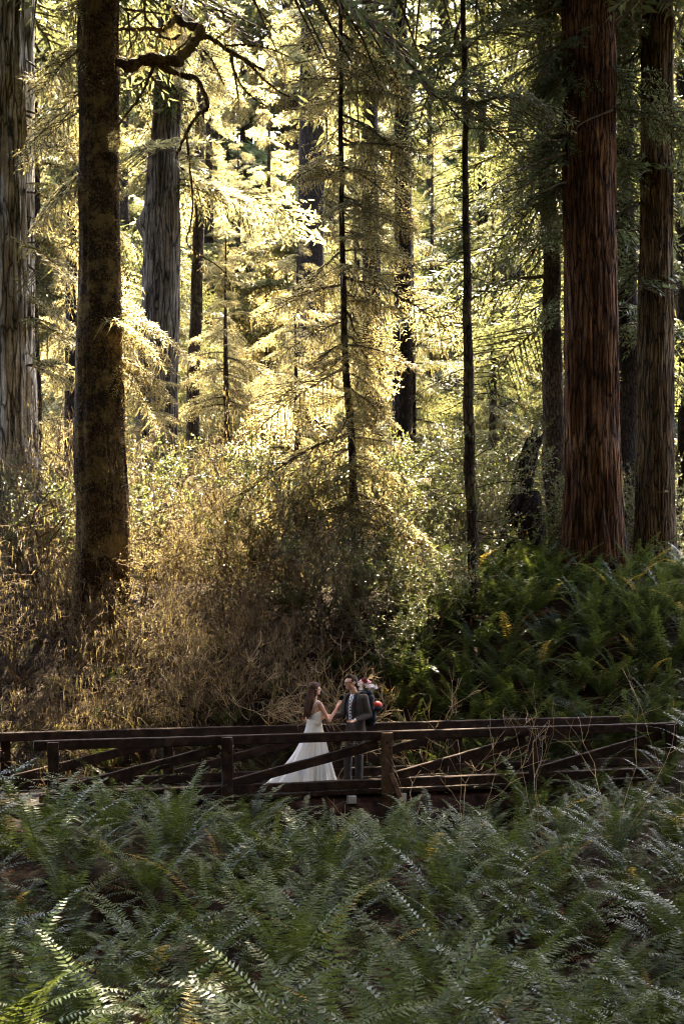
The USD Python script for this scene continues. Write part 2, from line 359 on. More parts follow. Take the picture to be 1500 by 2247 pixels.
FINE = [bough(s, 38, 11, 0.055, 0.012, moss_n=60, tn=3) for s in range(4)]
MID = [bough(10 + s, 30, 10, 0.075, 0.018, tn=2, hang=0.3) for s in range(4)]
COARSE = [bough(20 + s, 28, 9, 0.10, 0.03, tn=2, hang=0.35, droop=0.36) for s in range(3)]
LACY = [bough(30 + s, 36, 11, 0.052, 0.013, droop=0.4, lift=0.04, hang=0.35, moss_n=70, tn=3) for s in range(4)]

def tree_from(root, trunk, bark_mat, crowns, leaf_mat, moss_mat='moss'):
    part(root, 'trunk', trunk, bark_mat, smooth=True)
    lf, wd, ms = crowns
    part(root, 'crown', lf, leaf_mat, kind='stuff')
    part(root, 'limbs', wd, 'branch_wood', kind='stuff')
    if ms is not None:
        part(root, 'hanging_moss', ms, moss_mat, kind='stuff')

def gz(x, y):
    return float(ground(np.array([x]), np.array([y]))[0])

rng = np.random.default_rng(4)
# tall trunks that stand in the picture, from pixel measurements: (x, y, half width) up the trunk at distance Y, then on above the frame
def big_trunk(Y, rows, top, top_r, base_py):
    pts = []
    for px, py, hw in rows:
        a = at(px, py, Y); pts.append([a[0], a[1], a[2], hw / F * Y])
    pts.sort(key=lambda r: r[2])
    g = gz(pts[0][0], Y)
    pts[0][2] = min(pts[0][2], g - 0.2)
    pts.insert(0, [pts[0][0], pts[0][1], min(g, pts[0][2]) - 1.0, pts[0][3] * 1.05])
    last = pts[-1]
    pts.append([last[0] + (top - last[2]) * 0.004, Y, top, top_r])
    return np.array(pts), g

def high_crown(pts, seed, base, n, L, tmpl=MID):
    zs, xs, ys = pts[:, 2], pts[:, 0], pts[:, 1]
    return crown(seed, base, zs[-1], n, L, lambda u: (1 - u) ** 0.5 + 0.15, tmpl, lambda z: (np.interp(z, zs, xs), np.interp(z, zs, ys)), tilt=-0.25)

def near_tree(name, label, Y, rows, top, top_r, base_py, bark_mat, leaf_mat, cbase, cn, cL, seed, **kw):
    pts, g = big_trunk(Y, rows, top, top_r, base_py)
    o = pts[0, :3].copy(); o[2] = g
    root = thing(name, label, 'tree', o)
    cr = high_crown(pts, seed, cbase, cn, cL, FINE)
    loc = lambda m: (m[0] - o, m[1])
    part(root, 'trunk', loc(trunk_mesh(pts, seed=seed, **kw)), bark_mat, smooth=True)
    part(root, 'crown', loc(cr[0]), leaf_mat, kind='stuff')
    part(root, 'limbs', loc(cr[1]), 'branch_wood', kind='stuff')
    return root, pts, o

A, Apts, Ao = near_tree('redwood_tree', 'massive pale grey furrowed redwood trunk cut off by the left edge', 32,
    [(5, 1140, 92), (0, 900, 76), (-2, 600, 74), (-3, 300, 73), (-4, 0, 72)], 46, 0.35, 1140, 'grey_bark', 'needles_dark', 22, 60, 6.0, 1, furrow=0.13, freq=6, flare=0.35, nt=150, nz=220)
B, Bpts, Bo = near_tree('spruce_tree', 'mossy brown spruce trunk with one crooked mossy limb reaching right', 26,
    [(219, 1390, 66), (221, 1150, 57), (221, 900, 51), (221, 600, 46), (221, 300, 43), (220, 0, 41)], 42, 0.12, 1390, 'mossy_bark', 'needles_dark', 20.0, 85, 7.0, 2, furrow=0.05, freq=12, flare=0.12, nt=120, nz=220, lean_noise=0.2)
G, Gpts, Go = near_tree('redwood_tree', 'thickest red-brown redwood on the right, flared base above the fern slope', 30,
    [(1302, 1300, 72), (1300, 1150, 63), (1296, 900, 57), (1294, 600, 54), (1291, 300, 54), (1290, 0, 53)], 44, 0.3, 1300, 'redwood_bark', 'needles_dark', 22.5, 90, 7.5, 3, furrow=0.10, freq=8, flare=0.22, nt=170, nz=260, twist=0.02, lean_noise=0.12)
Ht, Hpts, Ho = near_tree('redwood_tree', 'slimmer light brown redwood beside the right edge of the picture', 32,
    [(1437, 1320, 48), (1437, 1100, 42), (1438, 800, 38), (1440, 500, 35), (1441, 200, 33), (1442, 0, 32)], 40, 0.15, 1320, 'olive_redwood_bark', 'needles_dark', 23, 60, 5.5, 4, furrow=0.06, freq=10, flare=0.12, nt=120, nz=220)

def plain_tree(name, label, Y, rows, top, top_r, bark_mat, seed, cb=None, cn=30, cL=4.0, leaf='needles_dark', tmpl=MID, group=None, **kw):
    pts, g = big_trunk(Y, rows, top, top_r, 0)
    o = pts[0, :3].copy(); o[2] = g
    root = thing(name, label, 'tree', o, group=group)
    part(root, 'trunk', (lambda m: (m[0] - o, m[1]))(trunk_mesh(pts, seed=seed, **kw)), bark_mat, smooth=True)
    if cb is not None:
        cr = high_crown(pts, seed, cb, cn, cL, tmpl)
        part(root, 'crown', (cr[0][0] - o, cr[0][1]), leaf, kind='stuff')
        part(root, 'limbs', (cr[1][0] - o, cr[1][1]), 'branch_wood', kind='stuff')
    return root, pts, o

C, Cpts, Co = plain_tree('redwood_tree', 'grey old redwood with a dark burl, standing behind the mossy spruce', 42,
    [(338, 1090, 50), (345, 900, 42), (352, 650, 40), (356, 480, 38), (362, 330, 32), (370, 200, 30)], 30, 0.35, 'burl_bark', 11, cb=19, cn=26, cL=4, leaf='needles', furrow=0.09, freq=6, flare=0.2, nt=110, nz=160, knob=(17.6, math.pi * 1.05, 0.35, 0.3))
slim = [
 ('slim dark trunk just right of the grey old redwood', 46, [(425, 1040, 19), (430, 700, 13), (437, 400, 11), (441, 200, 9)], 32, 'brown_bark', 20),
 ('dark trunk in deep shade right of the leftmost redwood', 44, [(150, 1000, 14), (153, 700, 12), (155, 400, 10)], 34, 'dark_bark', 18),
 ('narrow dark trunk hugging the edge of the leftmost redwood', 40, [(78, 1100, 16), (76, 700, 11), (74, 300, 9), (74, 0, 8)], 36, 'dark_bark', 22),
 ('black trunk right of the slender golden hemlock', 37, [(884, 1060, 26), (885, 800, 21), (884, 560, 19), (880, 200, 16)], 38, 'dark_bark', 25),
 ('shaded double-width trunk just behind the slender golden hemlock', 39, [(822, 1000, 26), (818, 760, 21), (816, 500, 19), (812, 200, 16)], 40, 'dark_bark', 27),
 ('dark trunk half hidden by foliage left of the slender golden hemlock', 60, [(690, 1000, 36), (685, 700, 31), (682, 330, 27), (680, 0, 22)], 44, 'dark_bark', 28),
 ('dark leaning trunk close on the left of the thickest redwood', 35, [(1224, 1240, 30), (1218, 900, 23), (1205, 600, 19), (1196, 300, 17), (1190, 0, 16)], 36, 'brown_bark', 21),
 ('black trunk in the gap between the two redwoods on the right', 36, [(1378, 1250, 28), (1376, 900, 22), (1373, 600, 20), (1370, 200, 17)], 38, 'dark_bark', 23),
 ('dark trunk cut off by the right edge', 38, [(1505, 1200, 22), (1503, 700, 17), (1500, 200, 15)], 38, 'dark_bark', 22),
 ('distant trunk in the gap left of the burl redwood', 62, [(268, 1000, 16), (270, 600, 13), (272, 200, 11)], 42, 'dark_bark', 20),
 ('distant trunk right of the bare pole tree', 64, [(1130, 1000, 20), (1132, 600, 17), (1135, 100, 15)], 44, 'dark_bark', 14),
]
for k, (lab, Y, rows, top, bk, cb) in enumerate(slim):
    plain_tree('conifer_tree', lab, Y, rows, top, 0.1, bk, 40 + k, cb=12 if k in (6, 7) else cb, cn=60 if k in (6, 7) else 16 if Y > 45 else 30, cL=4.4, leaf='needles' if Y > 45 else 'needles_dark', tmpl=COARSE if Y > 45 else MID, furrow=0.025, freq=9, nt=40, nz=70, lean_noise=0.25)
def side_of(X, Y):
    px = 750 + X / Y * F
    for lim, s in ((90, 'by the left edge'), (280, 'behind the mossy spruce'), (460, 'beside the burl redwood'), (690, 'left of the golden hemlock'), (860, 'behind the golden hemlock'),
                   (1040, 'left of the bare pole'), (1220, 'right of the bare pole'), (1400, 'behind the thick redwood')):
        if px < lim:
            return s
    return 'by the right edge'

# ---------------------------------------------------------------- young hemlocks and spruces (prototypes, then copies)
def young(name, label, H, base, n, L, tmpl, leaf, loc, rz=0, sc=1, group=None, seed=0, r=None, z_pow=1.0, shape=lambda u: (1 - u) ** 0.75 + 0.06):
    root = thing(name, label, 'tree', loc, rz, sc, group)
    r = r or H * 0.011
    rg = np.random.default_rng(seed)
    pts = np.array([[0, 0, -0.3, r * 1.3], [rg.normal(0, .05), 0, H * .3, r], [rg.normal(0, .08), 0, H * .7, r * .5], [0, 0, H, 0.01]])
    cr = crown(seed, base, H * 0.99, n, L, shape, tmpl, z_pow=z_pow)
    tree_from(root, trunk_mesh(pts, 0.008, seed, 14, 40, freq=9), 'brown_bark', cr, leaf)
    return root

GLADE = 'sunlit conifers of the far forest wall'
wall = [young('hemlock_tree', ['green', 'golden', 'tall green', 'dark green'][k] + ' conifer with layered boughs in the forest wall, ' + side_of(x, 84), h, b, n, L, COARSE, lf, (x, 84, 0), 0, 1, GLADE, 60 + k)
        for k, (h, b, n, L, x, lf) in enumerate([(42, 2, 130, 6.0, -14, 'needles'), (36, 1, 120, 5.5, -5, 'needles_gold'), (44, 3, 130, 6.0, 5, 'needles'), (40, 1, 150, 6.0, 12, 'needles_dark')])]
for w_ in wall:
    x = float(w_.GetAttribute('xformOp:translate').Get()[0])
    w_.GetAttribute('xformOp:translate').Set(Gf.Vec3d(x, 84, gz(x, 84)))
rng = np.random.default_rng(77)
for k in range(38):
    Y = rng.uniform(125, 165); X = (-0.36 + 0.72 * (k + rng.uniform(0.1, 0.9)) / 38) * Y
    copy(wall[[0, 2, 3][k % 3] if X < 6 else 3], (X, Y, gz(X, Y) - 0.3), rng.uniform(0, 6.3), rng.uniform(1.9, 2.5), 'giant conifer at the very back of the forest, ' + side_of(X, Y), 'giant conifers at the very back')
for k in range(38):
    row = k % 3
    Y = [82, 98, 116][row] + rng.uniform(-5, 5)
    X = -Y * 0.36 + (k // 3 + rng.uniform(0.1, 0.9)) / 12.7 * Y * 0.72
    j = k % 3 if -0.16 < X / Y < 0.05 else [0, 3, 2][k % 3]
    copy(wall[j], (X, Y, gz(X, Y) - 0.2), rng.uniform(0, 6.3), rng.uniform(0.85, 1.15), f"{['green', 'golden', 'tall green', 'dark green'][j]} conifer in the {['front', 'middle', 'back'][row]} row of the forest wall, {side_of(X, Y)}")

MID_LABELS = ['golden hemlock sapling in the glade between the mossy spruce and the middle hemlock', 'tall green hemlock in the glade between the middle hemlock and the bare pole', 'low golden hemlock in the glade, nearest on the left of the middle hemlock']
MIDG = 'young hemlocks growing in the glade'
mids = [young('young_hemlock', MID_LABELS[k], h, b, n, L, FINE if k == 1 else LACY, lf, (x, y, gz(x, y) - 0.1), 0, 1, MIDG, 80 + k, shape=lambda u: (1 - u) ** .7 * (.75 + .5 * math.sin(u * 23 + k) ** 2) + .06)
        for k, (h, b, n, L, x, y, lf) in enumerate([(13, 0.8, 80, 3.4, -4.2, 44, 'needles_gold'), (16, 1.0, 90, 3.6, 2.4, 48, 'needles_dark'), (10, 0.5, 70, 3.0, -1.6, 40, 'needles')])]
for k, (X, Y, s) in enumerate([(-9.5, 46, 1.1), (-7.4, 53, 1.2), (-5.6, 58, 1.3), (-2.0, 55, 1.2), (0.6, 60, 1.3), (4.2, 56, 1.25), (6.6, 50, 1.1), (9.5, 47, 1.2), (5.2, 42, 0.9), (-6.2, 38, .7),
                               (11.5, 55, 1.3), (-11.5, 55, 1.4), (-14, 62, 1.4), (3.0, 66, 1.5), (-3.5, 68, 1.5), (9, 64, 1.5), (-9, 66, 1.5), (14, 62, 1.4), (8.2, 39, 0.9), (2.2, 38, 0.75), (-10.6, 40, 0.9)]):
    j = k % 3 if X / Y < 0.04 else 1
    copy(mids[j], (X, Y, gz(X, Y) - 0.1), rng.uniform(0, 6.3), s * rng.uniform(0.9, 1.1), f"{['golden lacy', 'green', 'low golden'][j]} young hemlock {'deep in' if Y > 58 else 'halfway into' if Y > 48 else 'at the front of'} the glade, {side_of(X, Y)}")

for k, (X, Y, s) in enumerate([(8, 68, .95), (12, 72, 1.0), (16, 66, .95), (20, 72, 1.0), (11.5, 60, .8), (5.5, 74, .9), (-15, 70, 1.0), (-20, 74, 1.0), (-11.5, 74, .9)]):
    copy(wall[3], (X, Y, gz(X, Y) - 0.2), rng.uniform(0, 6.3), s, 'dark green conifer standing before the forest wall, ' + side_of(X, Y))

# the forest goes on beside, above and behind the photographer and shades the fern bed
for k, (X, Y, s) in enumerate([(-11, -6, .9), (-4, -9, 1.0), (4, -8, .95), (11, -6, .9), (-13, 2, .9), (13, 3, .9), (0.5, -13, 1.0), (-17, 10, 1), (18, 11, 1), (-16, -3, 1), (16, -3, 1), (-8, -15, 1), (9, -15, 1), (-14, -12, 1), (15, -12, 1), (-17, 20, .9), (17.5, 20, .9), (-3.5, -4.5, .7), (3.0, -4.5, .7), (-6, -12, 1.1), (6, -12, 1.1), (-12, -18, 1.2), (12, -19, 1.2), (0, -22, 1.3), (-20, -12, 1.2), (20, -12, 1.2), (-6, -24, 1.3), (7, -25, 1.3), (-2, -7, .9), (2, -7.5, .9), (-7.5, -3, .75), (7.5, -3, .75), (-9.5, 4, .7), (9.5, 5, .7), (-3, -17, 1.2), (4, -18, 1.2), (-20, 4, 1.2), (21, 4, 1.2), (-22, 16, 1.2), (22, 15, 1.2)]):
    copy(wall[k % 3], (X, Y, gz(X, Y) - 0.2), rng.uniform(0, 6.3), s, 'tall conifer standing in the forest round the photographer', 'conifers round the photographer')
hi = young('redwood_tree', 'high-crowned redwood spreading over the fern bed from outside the picture', 44, 17.5, 120, 6.5, MID, 'needles_dark', (-10.5, 9, gz(-10.5, 9)), 0, 1, 'redwoods spreading over the fern bed', 99, r=0.5, shape=lambda u: (1 - u) ** .5 + .1)
for k, (X, Y, s) in enumerate([(11, 10, 1), (-8.3, 17, 1), (9.0, 17.5, 1), (-10.5, 24, 1.05), (11, 25, 1.05)]):
    copy(hi, (X, Y, gz(X, Y) - .2), k * 1.3, s)

# the slender golden hemlock in the middle: trunk from pixels, every bough a part
def bough_parts(root, o, spots, leaf, tmpl, moss=True, rng=None):
    for (p, a, L, pitch, k) in spots:
        roll = math.sin(k * 7.7) * 0.5
        lf, wd, ms = (None if m is None else xf(m, a, L, p - o, pitch, roll) for m in tmpl[k % len(tmpl)])
        b = part(root, 'bough', wd, 'branch_wood')
        part(b, 'foliage', lf, leaf, kind='stuff')
        if moss and ms is not None:
            part(b, 'hanging_moss', ms, 'moss', kind='stuff')

rng = np.random.default_rng(12)
E, Epts, Eo = plain_tree('young_hemlock', 'slender golden hemlock rising in the middle behind the couple', 28,
    [(784, 1130, 10), (775, 950, 8.5), (766, 800, 7.5), (757, 550, 6), (751, 330, 5.2), (746, 0, 4.6)], 31, 0.015, 'brown_bark', 91, furrow=0.006, freq=20, nt=16, nz=90, lean_noise=0.25)
spots = []
for k in range(150):
    u = ((k + rng.uniform(0, 1)) / 150) ** 1.25
    z = 5.7 + u * 22.5
    a = rng.uniform(0, 6.3)
    L = 2.9 * (1 - 0.72 * u) ** 0.7 * rng.uniform(0.3, 1.1) * (0.55 + 0.75 * meshkit.noise([u * 9 + math.cos(a), math.sin(a), 0.3], 5)) + 0.3 + (0.7 if z < 10 and math.cos(a) < -0.6 else 0)
    spots.append((np.array([np.interp(z, Epts[:, 2], Epts[:, 0]), 28, z]), a, L, -0.3 + 0.25 * u + rng.uniform(-.3, .2), k))
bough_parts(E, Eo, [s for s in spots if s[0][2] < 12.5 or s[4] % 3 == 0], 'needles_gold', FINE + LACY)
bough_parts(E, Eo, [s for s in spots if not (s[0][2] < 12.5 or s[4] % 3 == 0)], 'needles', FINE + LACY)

# the bare pole tree with dead side branches
Fp, Fpts, Fo = plain_tree('young_redwood', 'bare dark pole of a tree with thin dead branches left of the thick redwood', 27,
    [(1037, 1200, 12), (1034, 950, 11.5), (1030, 700, 9.5), (1022, 400, 7), (1018, 200, 5.8), (1017, 0, 5.4)], 36, 0.02, 'brown_bark', 92, cb=14.6, cn=56, cL=2.9, tmpl=FINE, furrow=0.008, freq=20, nt=18, nz=90, lean_noise=0.3)
for k in range(46):
    z = rng.uniform(5.6, 15)
    a = rng.choice([math.pi, 0.1], p=[0.68, 0.32]) + rng.normal(0, 0.55)
    L = rng.uniform(0.7, 2.3) * (0.6 + 0.4 * (15 - z) / 10)
    t = np.linspace(0, 1, 7)
    drop = rng.uniform(0.05, 0.45) if a > 1.5 else rng.uniform(-0.3, 0.2)
    p = np.stack([t * L * math.cos(a), t * L * math.sin(a), -drop * L * t ** 1.6 + 0.06 * L * np.sin(t * 5 + k)], 1) + np.array([np.interp(z, Fpts[:, 2], Fpts[:, 0]), 27, z]) - Fo
    part(Fp, 'dead_branch', tube(p, 0.011 * (1 - 0.8 * t) + 0.002, 4), 'dark_bark')

# limbs of the mossy spruce, drawn from the photograph at the trunk's own distance and given depth
def px_line(pts, Y0, dy, r0, r1, n=36):
    p = np.array([at(a, b, Y0 + dy * k / (len(pts) - 1)) for k, (a, b) in enumerate(pts)])
    s = spline(p, n)
    s = s + 0.06 * r0 / .1 * (meshkit.noise(np.stack([np.arange(n) * 0.9, np.zeros(n), np.zeros(n) + r0], 1)[:, None] + np.array([[0, 0, 0], [0, 5, 0], [0, 9, 0]])[None], 6) - 0.5)
    rr = np.linspace(r0, r1, n) * (1 + 0.7 * (meshkit.noise(np.stack([np.arange(n) * 1.1, np.zeros(n), np.zeros(n)], 1), 3) - 0.5))
    return tube(s - Bo, rr, 8), s
limb_rows = [
 ([(255, 137), (300, 138), (335, 128), (365, 134), (392, 131), (415, 108), (432, 85), (441, 64)], 0, 1.0, .095, .075),
 ([(441, 66), (425, 56), (400, 50), (386, 38), (372, 55), (345, 64), (300, 62), (262, 66)], 1.0, .8, .075, .02),
 ([(386, 42), (383, 28), (379, 18)], 1.3, .1, .03, .01),
 ([(330, 140), (365, 150), (400, 165), (428, 172), (443, 195), (455, 230), (436, 252), (415, 280), (398, 315), (386, 350)], .4, 1.0, .055, .018),
 ([(408, 285), (413, 330), (421, 420), (416, 500), (410, 530), (440, 560), (480, 585), (505, 625)], 1.2, .8, .02, .008),
 ([(432, 84), (460, 82), (485, 100), (520, 122), (555, 140), (580, 155)], 1.0, .8, .045, .02),
 ([(505, 112), (540, 135), (570, 165), (605, 195), (635, 212)], 1.3, .8, .028, .012),
 ([(495, 100), (540, 98), (590, 106), (640, 128)], 1.3, 1.0, .02, .007),
 ([(508, 120), (520, 170), (545, 205), (585, 232)], 1.4, .7, .022, .01),
 ([(505, 118), (515, 165), (522, 205), (523, 240)], 1.4, .4, .022, .008),
 ([(446, 110), (468, 138), (482, 165), (492, 186)], 1.2, .6, .018, .014),
 ([(340, 142), (322, 180), (300, 222), (268, 262), (258, 280)], .4, -.7, .028, .012),
 ([(395, 76), (360, 82), (348, 80), (346, 120)], 1.1, .4, .022, .012),
 ([(362, 57), (375, 40), (388, 25)], 1.3, .5, .018, .006),
 ([(300, 66), (298, 85), (285, 105), (275, 125)], 1.5, .5, .016, .006),
 ([(420, 72), (405, 95), (380, 115), (370, 128)], 1.0, .3, .018, .014),
 ([(475, 84), (500, 65), (516, 45)], 1.2, .5, .016, .006),
]
tips = []
for pts, d0, dd, r0, r1 in limb_rows:
    m, s = px_line(pts, 26 + d0 - 0.3, dd, r0 * 1.25 + .003, r1 * 1.25 + .003)
    L_ = part(B, 'limb', m, 'mossy_bark', smooth=True)
    n = 90
    idx = np.random.default_rng(len(tips)).integers(0, len(s), n)
    rgl = np.random.default_rng(len(pts) + 7)
    q = s[idx] + rgl.normal(0, 0.03, (n, 3)) - Bo
    part(L_, 'hanging_moss', strands(rgl, q, 0.04, 0.28, 0.012), 'moss', kind='stuff')
    tips.append(s)
# drooping mossy sprays on that limb
rng = np.random.default_rng(31)
spots = []
for s in tips[1:]:
    for k in range(2):
        p = s[rng.integers(len(s) // 2, len(s))]
        spots.append((p, rng.uniform(0, 6.3), rng.uniform(0.4, 0.8), rng.uniform(-1.2, -0.6), k))
for k in range(20):                                       # living boughs lower on the same trunk, left and right
    z = rng.uniform(9.0, 14.0) if k % 3 else rng.uniform(14, 18); a = rng.choice([math.pi, 0]) + rng.normal(0, 0.7); a = math.pi + rng.normal(0, .6) if z > 13 else a
    spots.append((np.array([np.interp(z, Bpts[:, 2], Bpts[:, 0]), 26.3, z]), a, rng.uniform(1.0, 2.3), rng.uniform(-0.6, -0.2), k))
bough_parts(B, Bo, spots, 'needles_gold', LACY)

# moss tufts that stand off the spruce trunk and catch the light on its edge
rng = np.random.default_rng(5)
n = 9000
z = rng.uniform(Bo[2], 17.5, n); th = rng.uniform(0, 2 * np.pi, n)
rr = np.interp(z, Bpts[:, 2], Bpts[:, 3]) * 1.02
nrm = np.stack([np.cos(th), np.sin(th), np.zeros(n)], 1)
basep = np.stack([np.interp(z, Bpts[:, 2], Bpts[:, 0]), np.full(n, 26.0), z], 1) + nrm * rr[:, None] - Bo
keep = meshkit.fbm(basep * [2.5, 2.5, 1.2], 3, 4) > 0.47
basep, nrm = basep[keep], nrm[keep]
d = unit(nrm + rng.normal(0, 0.5, nrm.shape) - [0, 0, 0.5])
part(B, 'trunk_moss', leaves(basep, d, unit(np.cross(d, rng.normal(0, 1, d.shape))), rng.uniform(0.03, 0.08, len(basep)), 0.02), 'bark_moss', kind='stuff')

# boughs of the two right redwoods that hang into the top of the picture, and dead branches on the thick one
rng = np.random.default_rng(8)
for (tree, pts, o, rows) in ((G, Gpts, Go, 34), (Ht, Hpts, Ho, 12)):
    spots = []
    for k in range(rows):
        z = rng.uniform(14.5, 21)
        a = rng.choice([math.pi - 0.35, 0.4], p=[0.78, 0.22]) + rng.normal(0, 0.4)
        spots.append((np.array([np.interp(z, pts[:, 2], pts[:, 0]), pts[0, 1], z]), a, rng.uniform(1.6, 3.6), rng.uniform(-0.75, -0.15), k))
    bough_parts(tree, o, spots, 'needles_dark', FINE, moss=False)
for (a, b, c, e) in (((1240, 335), (1180, 355), (1110, 390), (1040, 430)), ((1240, 358), (1190, 385), (1140, 412), (1090, 420)), ((1240, 305), (1215, 307), (1185, 303), (1165, 300)),
                     ((1238, 70), (1190, 85), (1120, 120), (1060, 140)), ((1238, 95), (1200, 110), (1150, 140), (1110, 185)), ((1238, 15), (1190, 28), (1130, 60), (1080, 95)),
                     ((1240, 400), (1220, 405), (1195, 418), (1165, 425)), ((1342, 240), (1320, 250), (1290, 262), (1265, 280))):
    s = spline(np.array([at(x, y, 29.5 - 0.2 * i) for i, (x, y) in enumerate((a, b, c, e))]), 14)
    part(G, 'dead_branch', tube(s - Go, np.linspace(0.035, 0.008, 14), 6), 'branch_wood', smooth=True)
# left: green boughs of the edge redwood reaching right behind the spruce
spots = []
for k in range(26):
    z = rng.uniform(10, 18.5)
    spots.append((np.array([Ao[0] + 0.75, 31.6, z]), rng.normal(-0.25, 0.5), rng.uniform(1.3, 2.8), rng.uniform(-0.55, -0.1), k))
bough_parts(A, Ao, spots, 'needles', FINE)

# leaning broken snag and the stump mass at its foot
s_ = thing('broken_snag', 'charred leaning snag with a splintered top between pole tree and redwood', 'dead tree', at(1130, 1230, 32))
so = at(1130, 1230, 32)
pts = np.array([[*(at(1116, 1250, 32) - so), .33], [*(at(1130, 1150, 32) - so), .29], [*(at(1146, 1060, 32) - so), .24], [*(at(1160, 1000, 32) - so), .2], [*(at(1172, 960, 32) - so), .15]])
part(s_, 'trunk', trunk_mesh(pts, 0.13, 51, 60, 70, freq=7), 'dark_bark', smooth=True)
rs = np.random.default_rng(3)
for k in range(7):
    b = at(1172, 962, 32) - so + rs.normal(0, 0.08, 3)
    part(s_, 'splinter', tube(np.array([b - [0.05, 0, 0.25], b, b + [rs.uniform(0, .12), 0, rs.uniform(.1, .32)]]), [0.05, 0.04, 0.005], 5), 'dark_bark')
pts = np.array([[*(at(1165, 1240, 32) - so), .36], [*(at(1166, 1150, 32) - so), .3], [*(at(1163, 1110, 32) - so), .24], [*(at(1166, 1080, 32) - so), .1]])
pts[:, 1] -= 0.25
part(s_, 'stump', trunk_mesh(pts, 0.12, 52, 40, 30, freq=5), 'dark_bark', smooth=True)
# ---------------------------------------------------------------- sword ferns
def frond(rng, L, phi0, phi1, n=32, pw=0.023, wide=0.14, curl=0.0):
    """A frond in the xz plane: rises at phi0 from the vertical, bends over to phi1."""
    s = np.linspace(0, 1, 15)
    phi = phi0 + (phi1 - phi0) * s ** 1.5
    step = L / 14
    x = np.concatenate([[0], np.cumsum(np.sin(phi[1:]) * step)]); z = np.concatenate([[0], np.cumsum(np.cos(phi[1:]) * step)])
    y = np.cumsum(rng.normal(0, 0.006, 15)) + curl * s ** 2 * L
    p = np.stack([x, y, z], 1)
    rach = tube(p, 0.0042 * (1 - 0.75 * s) , 3, cap=False)
    u = np.repeat(np.linspace(0.13, 0.995, n), 2); u = u + rng.normal(0, 0.003, len(u))
    sg = np.tile([1.0, -1.0], n)
    pos = np.stack([np.interp(u, s, p[:, i]) for i in range(3)], 1)
    ph = np.interp(u, s, phi)
    t = np.stack([np.sin(ph), np.full_like(ph, 0), np.cos(ph)], 1)
    up = np.stack([-np.cos(ph), np.full_like(ph, 0), np.sin(ph)], 1)
    ln = wide * np.minimum(1, ((u - 0.10) / 0.16)) ** 0.6 * (1.02 - u) ** 0.55 * rng.uniform(0.88, 1.1, len(u)) + 0.008
    d = unit(np.array([0, 1, 0]) * sg[:, None] + t * (0.10 + 0.35 * u[:, None]) - up * rng.uniform(0.0, 0.3, (len(u), 1)) + rng.normal(0, 0.06, (len(u), 3)))
    return cat([rach, leaves(pos, d, unit(np.cross(up, d) + rng.normal(0, 0.08, d.shape)), ln, pw * (0.55 + 0.45 * ln / wide) * L / 1.1, 0.0, 0.22)])

FERN_LABEL = {}
def make_fern(seed, label, loc, group, dead=2, yellow=0, fronds=17, L=1.0, n=27):
    rng = np.random.default_rng(seed)
    root = thing('sword_fern', label, 'fern', loc, 0, 1, group)
    for k in range(fronds):
        a = k * 2.4 + rng.uniform(-0.3, 0.3)
        inner = k / fronds
        fr = frond(rng, L * rng.uniform(0.75, 1.12), math.radians(rng.uniform(6, 26) + 20 * (1 - inner)), math.radians(rng.uniform(62, 122)), n=n, curl=rng.uniform(-.15, .15))
        part(root, 'frond', xf(fr, a, 1, (0.03 * math.cos(a), 0.03 * math.sin(a), 0)), 'fern_yellow' if k < yellow else 'fern_green', label='yellowing frond' if k < yellow else None)
    for k in range(dead):
        a = rng.uniform(0, 6.3)
        fr = frond(rng, L * rng.uniform(0.6, 0.9), math.radians(rng.uniform(50, 75)), math.radians(rng.uniform(110, 140)), n=24, wide=0.07)
        part(root, 'dead_frond', xf(fr, a, 1, (0, 0, 0)), 'fern_dead', label='withered brown frond')
    return root

BED, SLOPE = 'sword ferns of the bed in front of the bridge', 'sword ferns on the dark bank below the redwoods'
LB_BED, LB_SLOPE = 'arching green sword fern in the fern bed in front of the bridge', 'dusky green sword fern on the bank below the right redwoods'
protos = [make_fern(100 + k, LB_BED, (0, 0, 0), BED, dead=[2, 1, 3, 0, 2, 1, 4, 1][k], yellow=[0, 0, 1, 0, 0, 2, 0, 0][k], fronds=[15, 16, 13, 14, 17, 13, 12, 15][k], L=[1.15, 1.3, 1.05, 1.25, 1.2, 1.1, 1.35, 1.0][k], n=32) for k in range(8)]
used = [False] * 8
def put_fern(k, x, y, s, label, group, tilt=0.0, dz=0.0):
    rz = float(rngf.uniform(0, 6.3))
    z = gz(x, y) - 0.03 + dz
    if not used[k] and label == LB_BED:
        used[k] = True
        r = protos[k]
        r.GetAttribute('xformOp:translate').Set(Gf.Vec3d(x, y, z)); r.GetAttribute('xformOp:rotateXYZ').Set(Gf.Vec3f(float(tilt), 0, math.degrees(rz))); r.GetAttribute('xformOp:scale').Set(Gf.Vec3f(s, s, s))
        return
    copy(protos[k], (x, y, z), rz, s, label, group, tilt)

def scatter(rng, n, inside, dmin, box):
    pts, tries = [], 0
    while len(pts) < n and tries < 60000:
        tries += 1
        p = np.array([rng.uniform(*box[0]), rng.uniform(*box[1])])
        r = dmin(p) if callable(dmin) else dmin
        if inside(p) and all(abs(p[0] - q[0]) > r or np.hypot(*(p - q)) > r for q in pts):
            pts.append(p)
    return pts

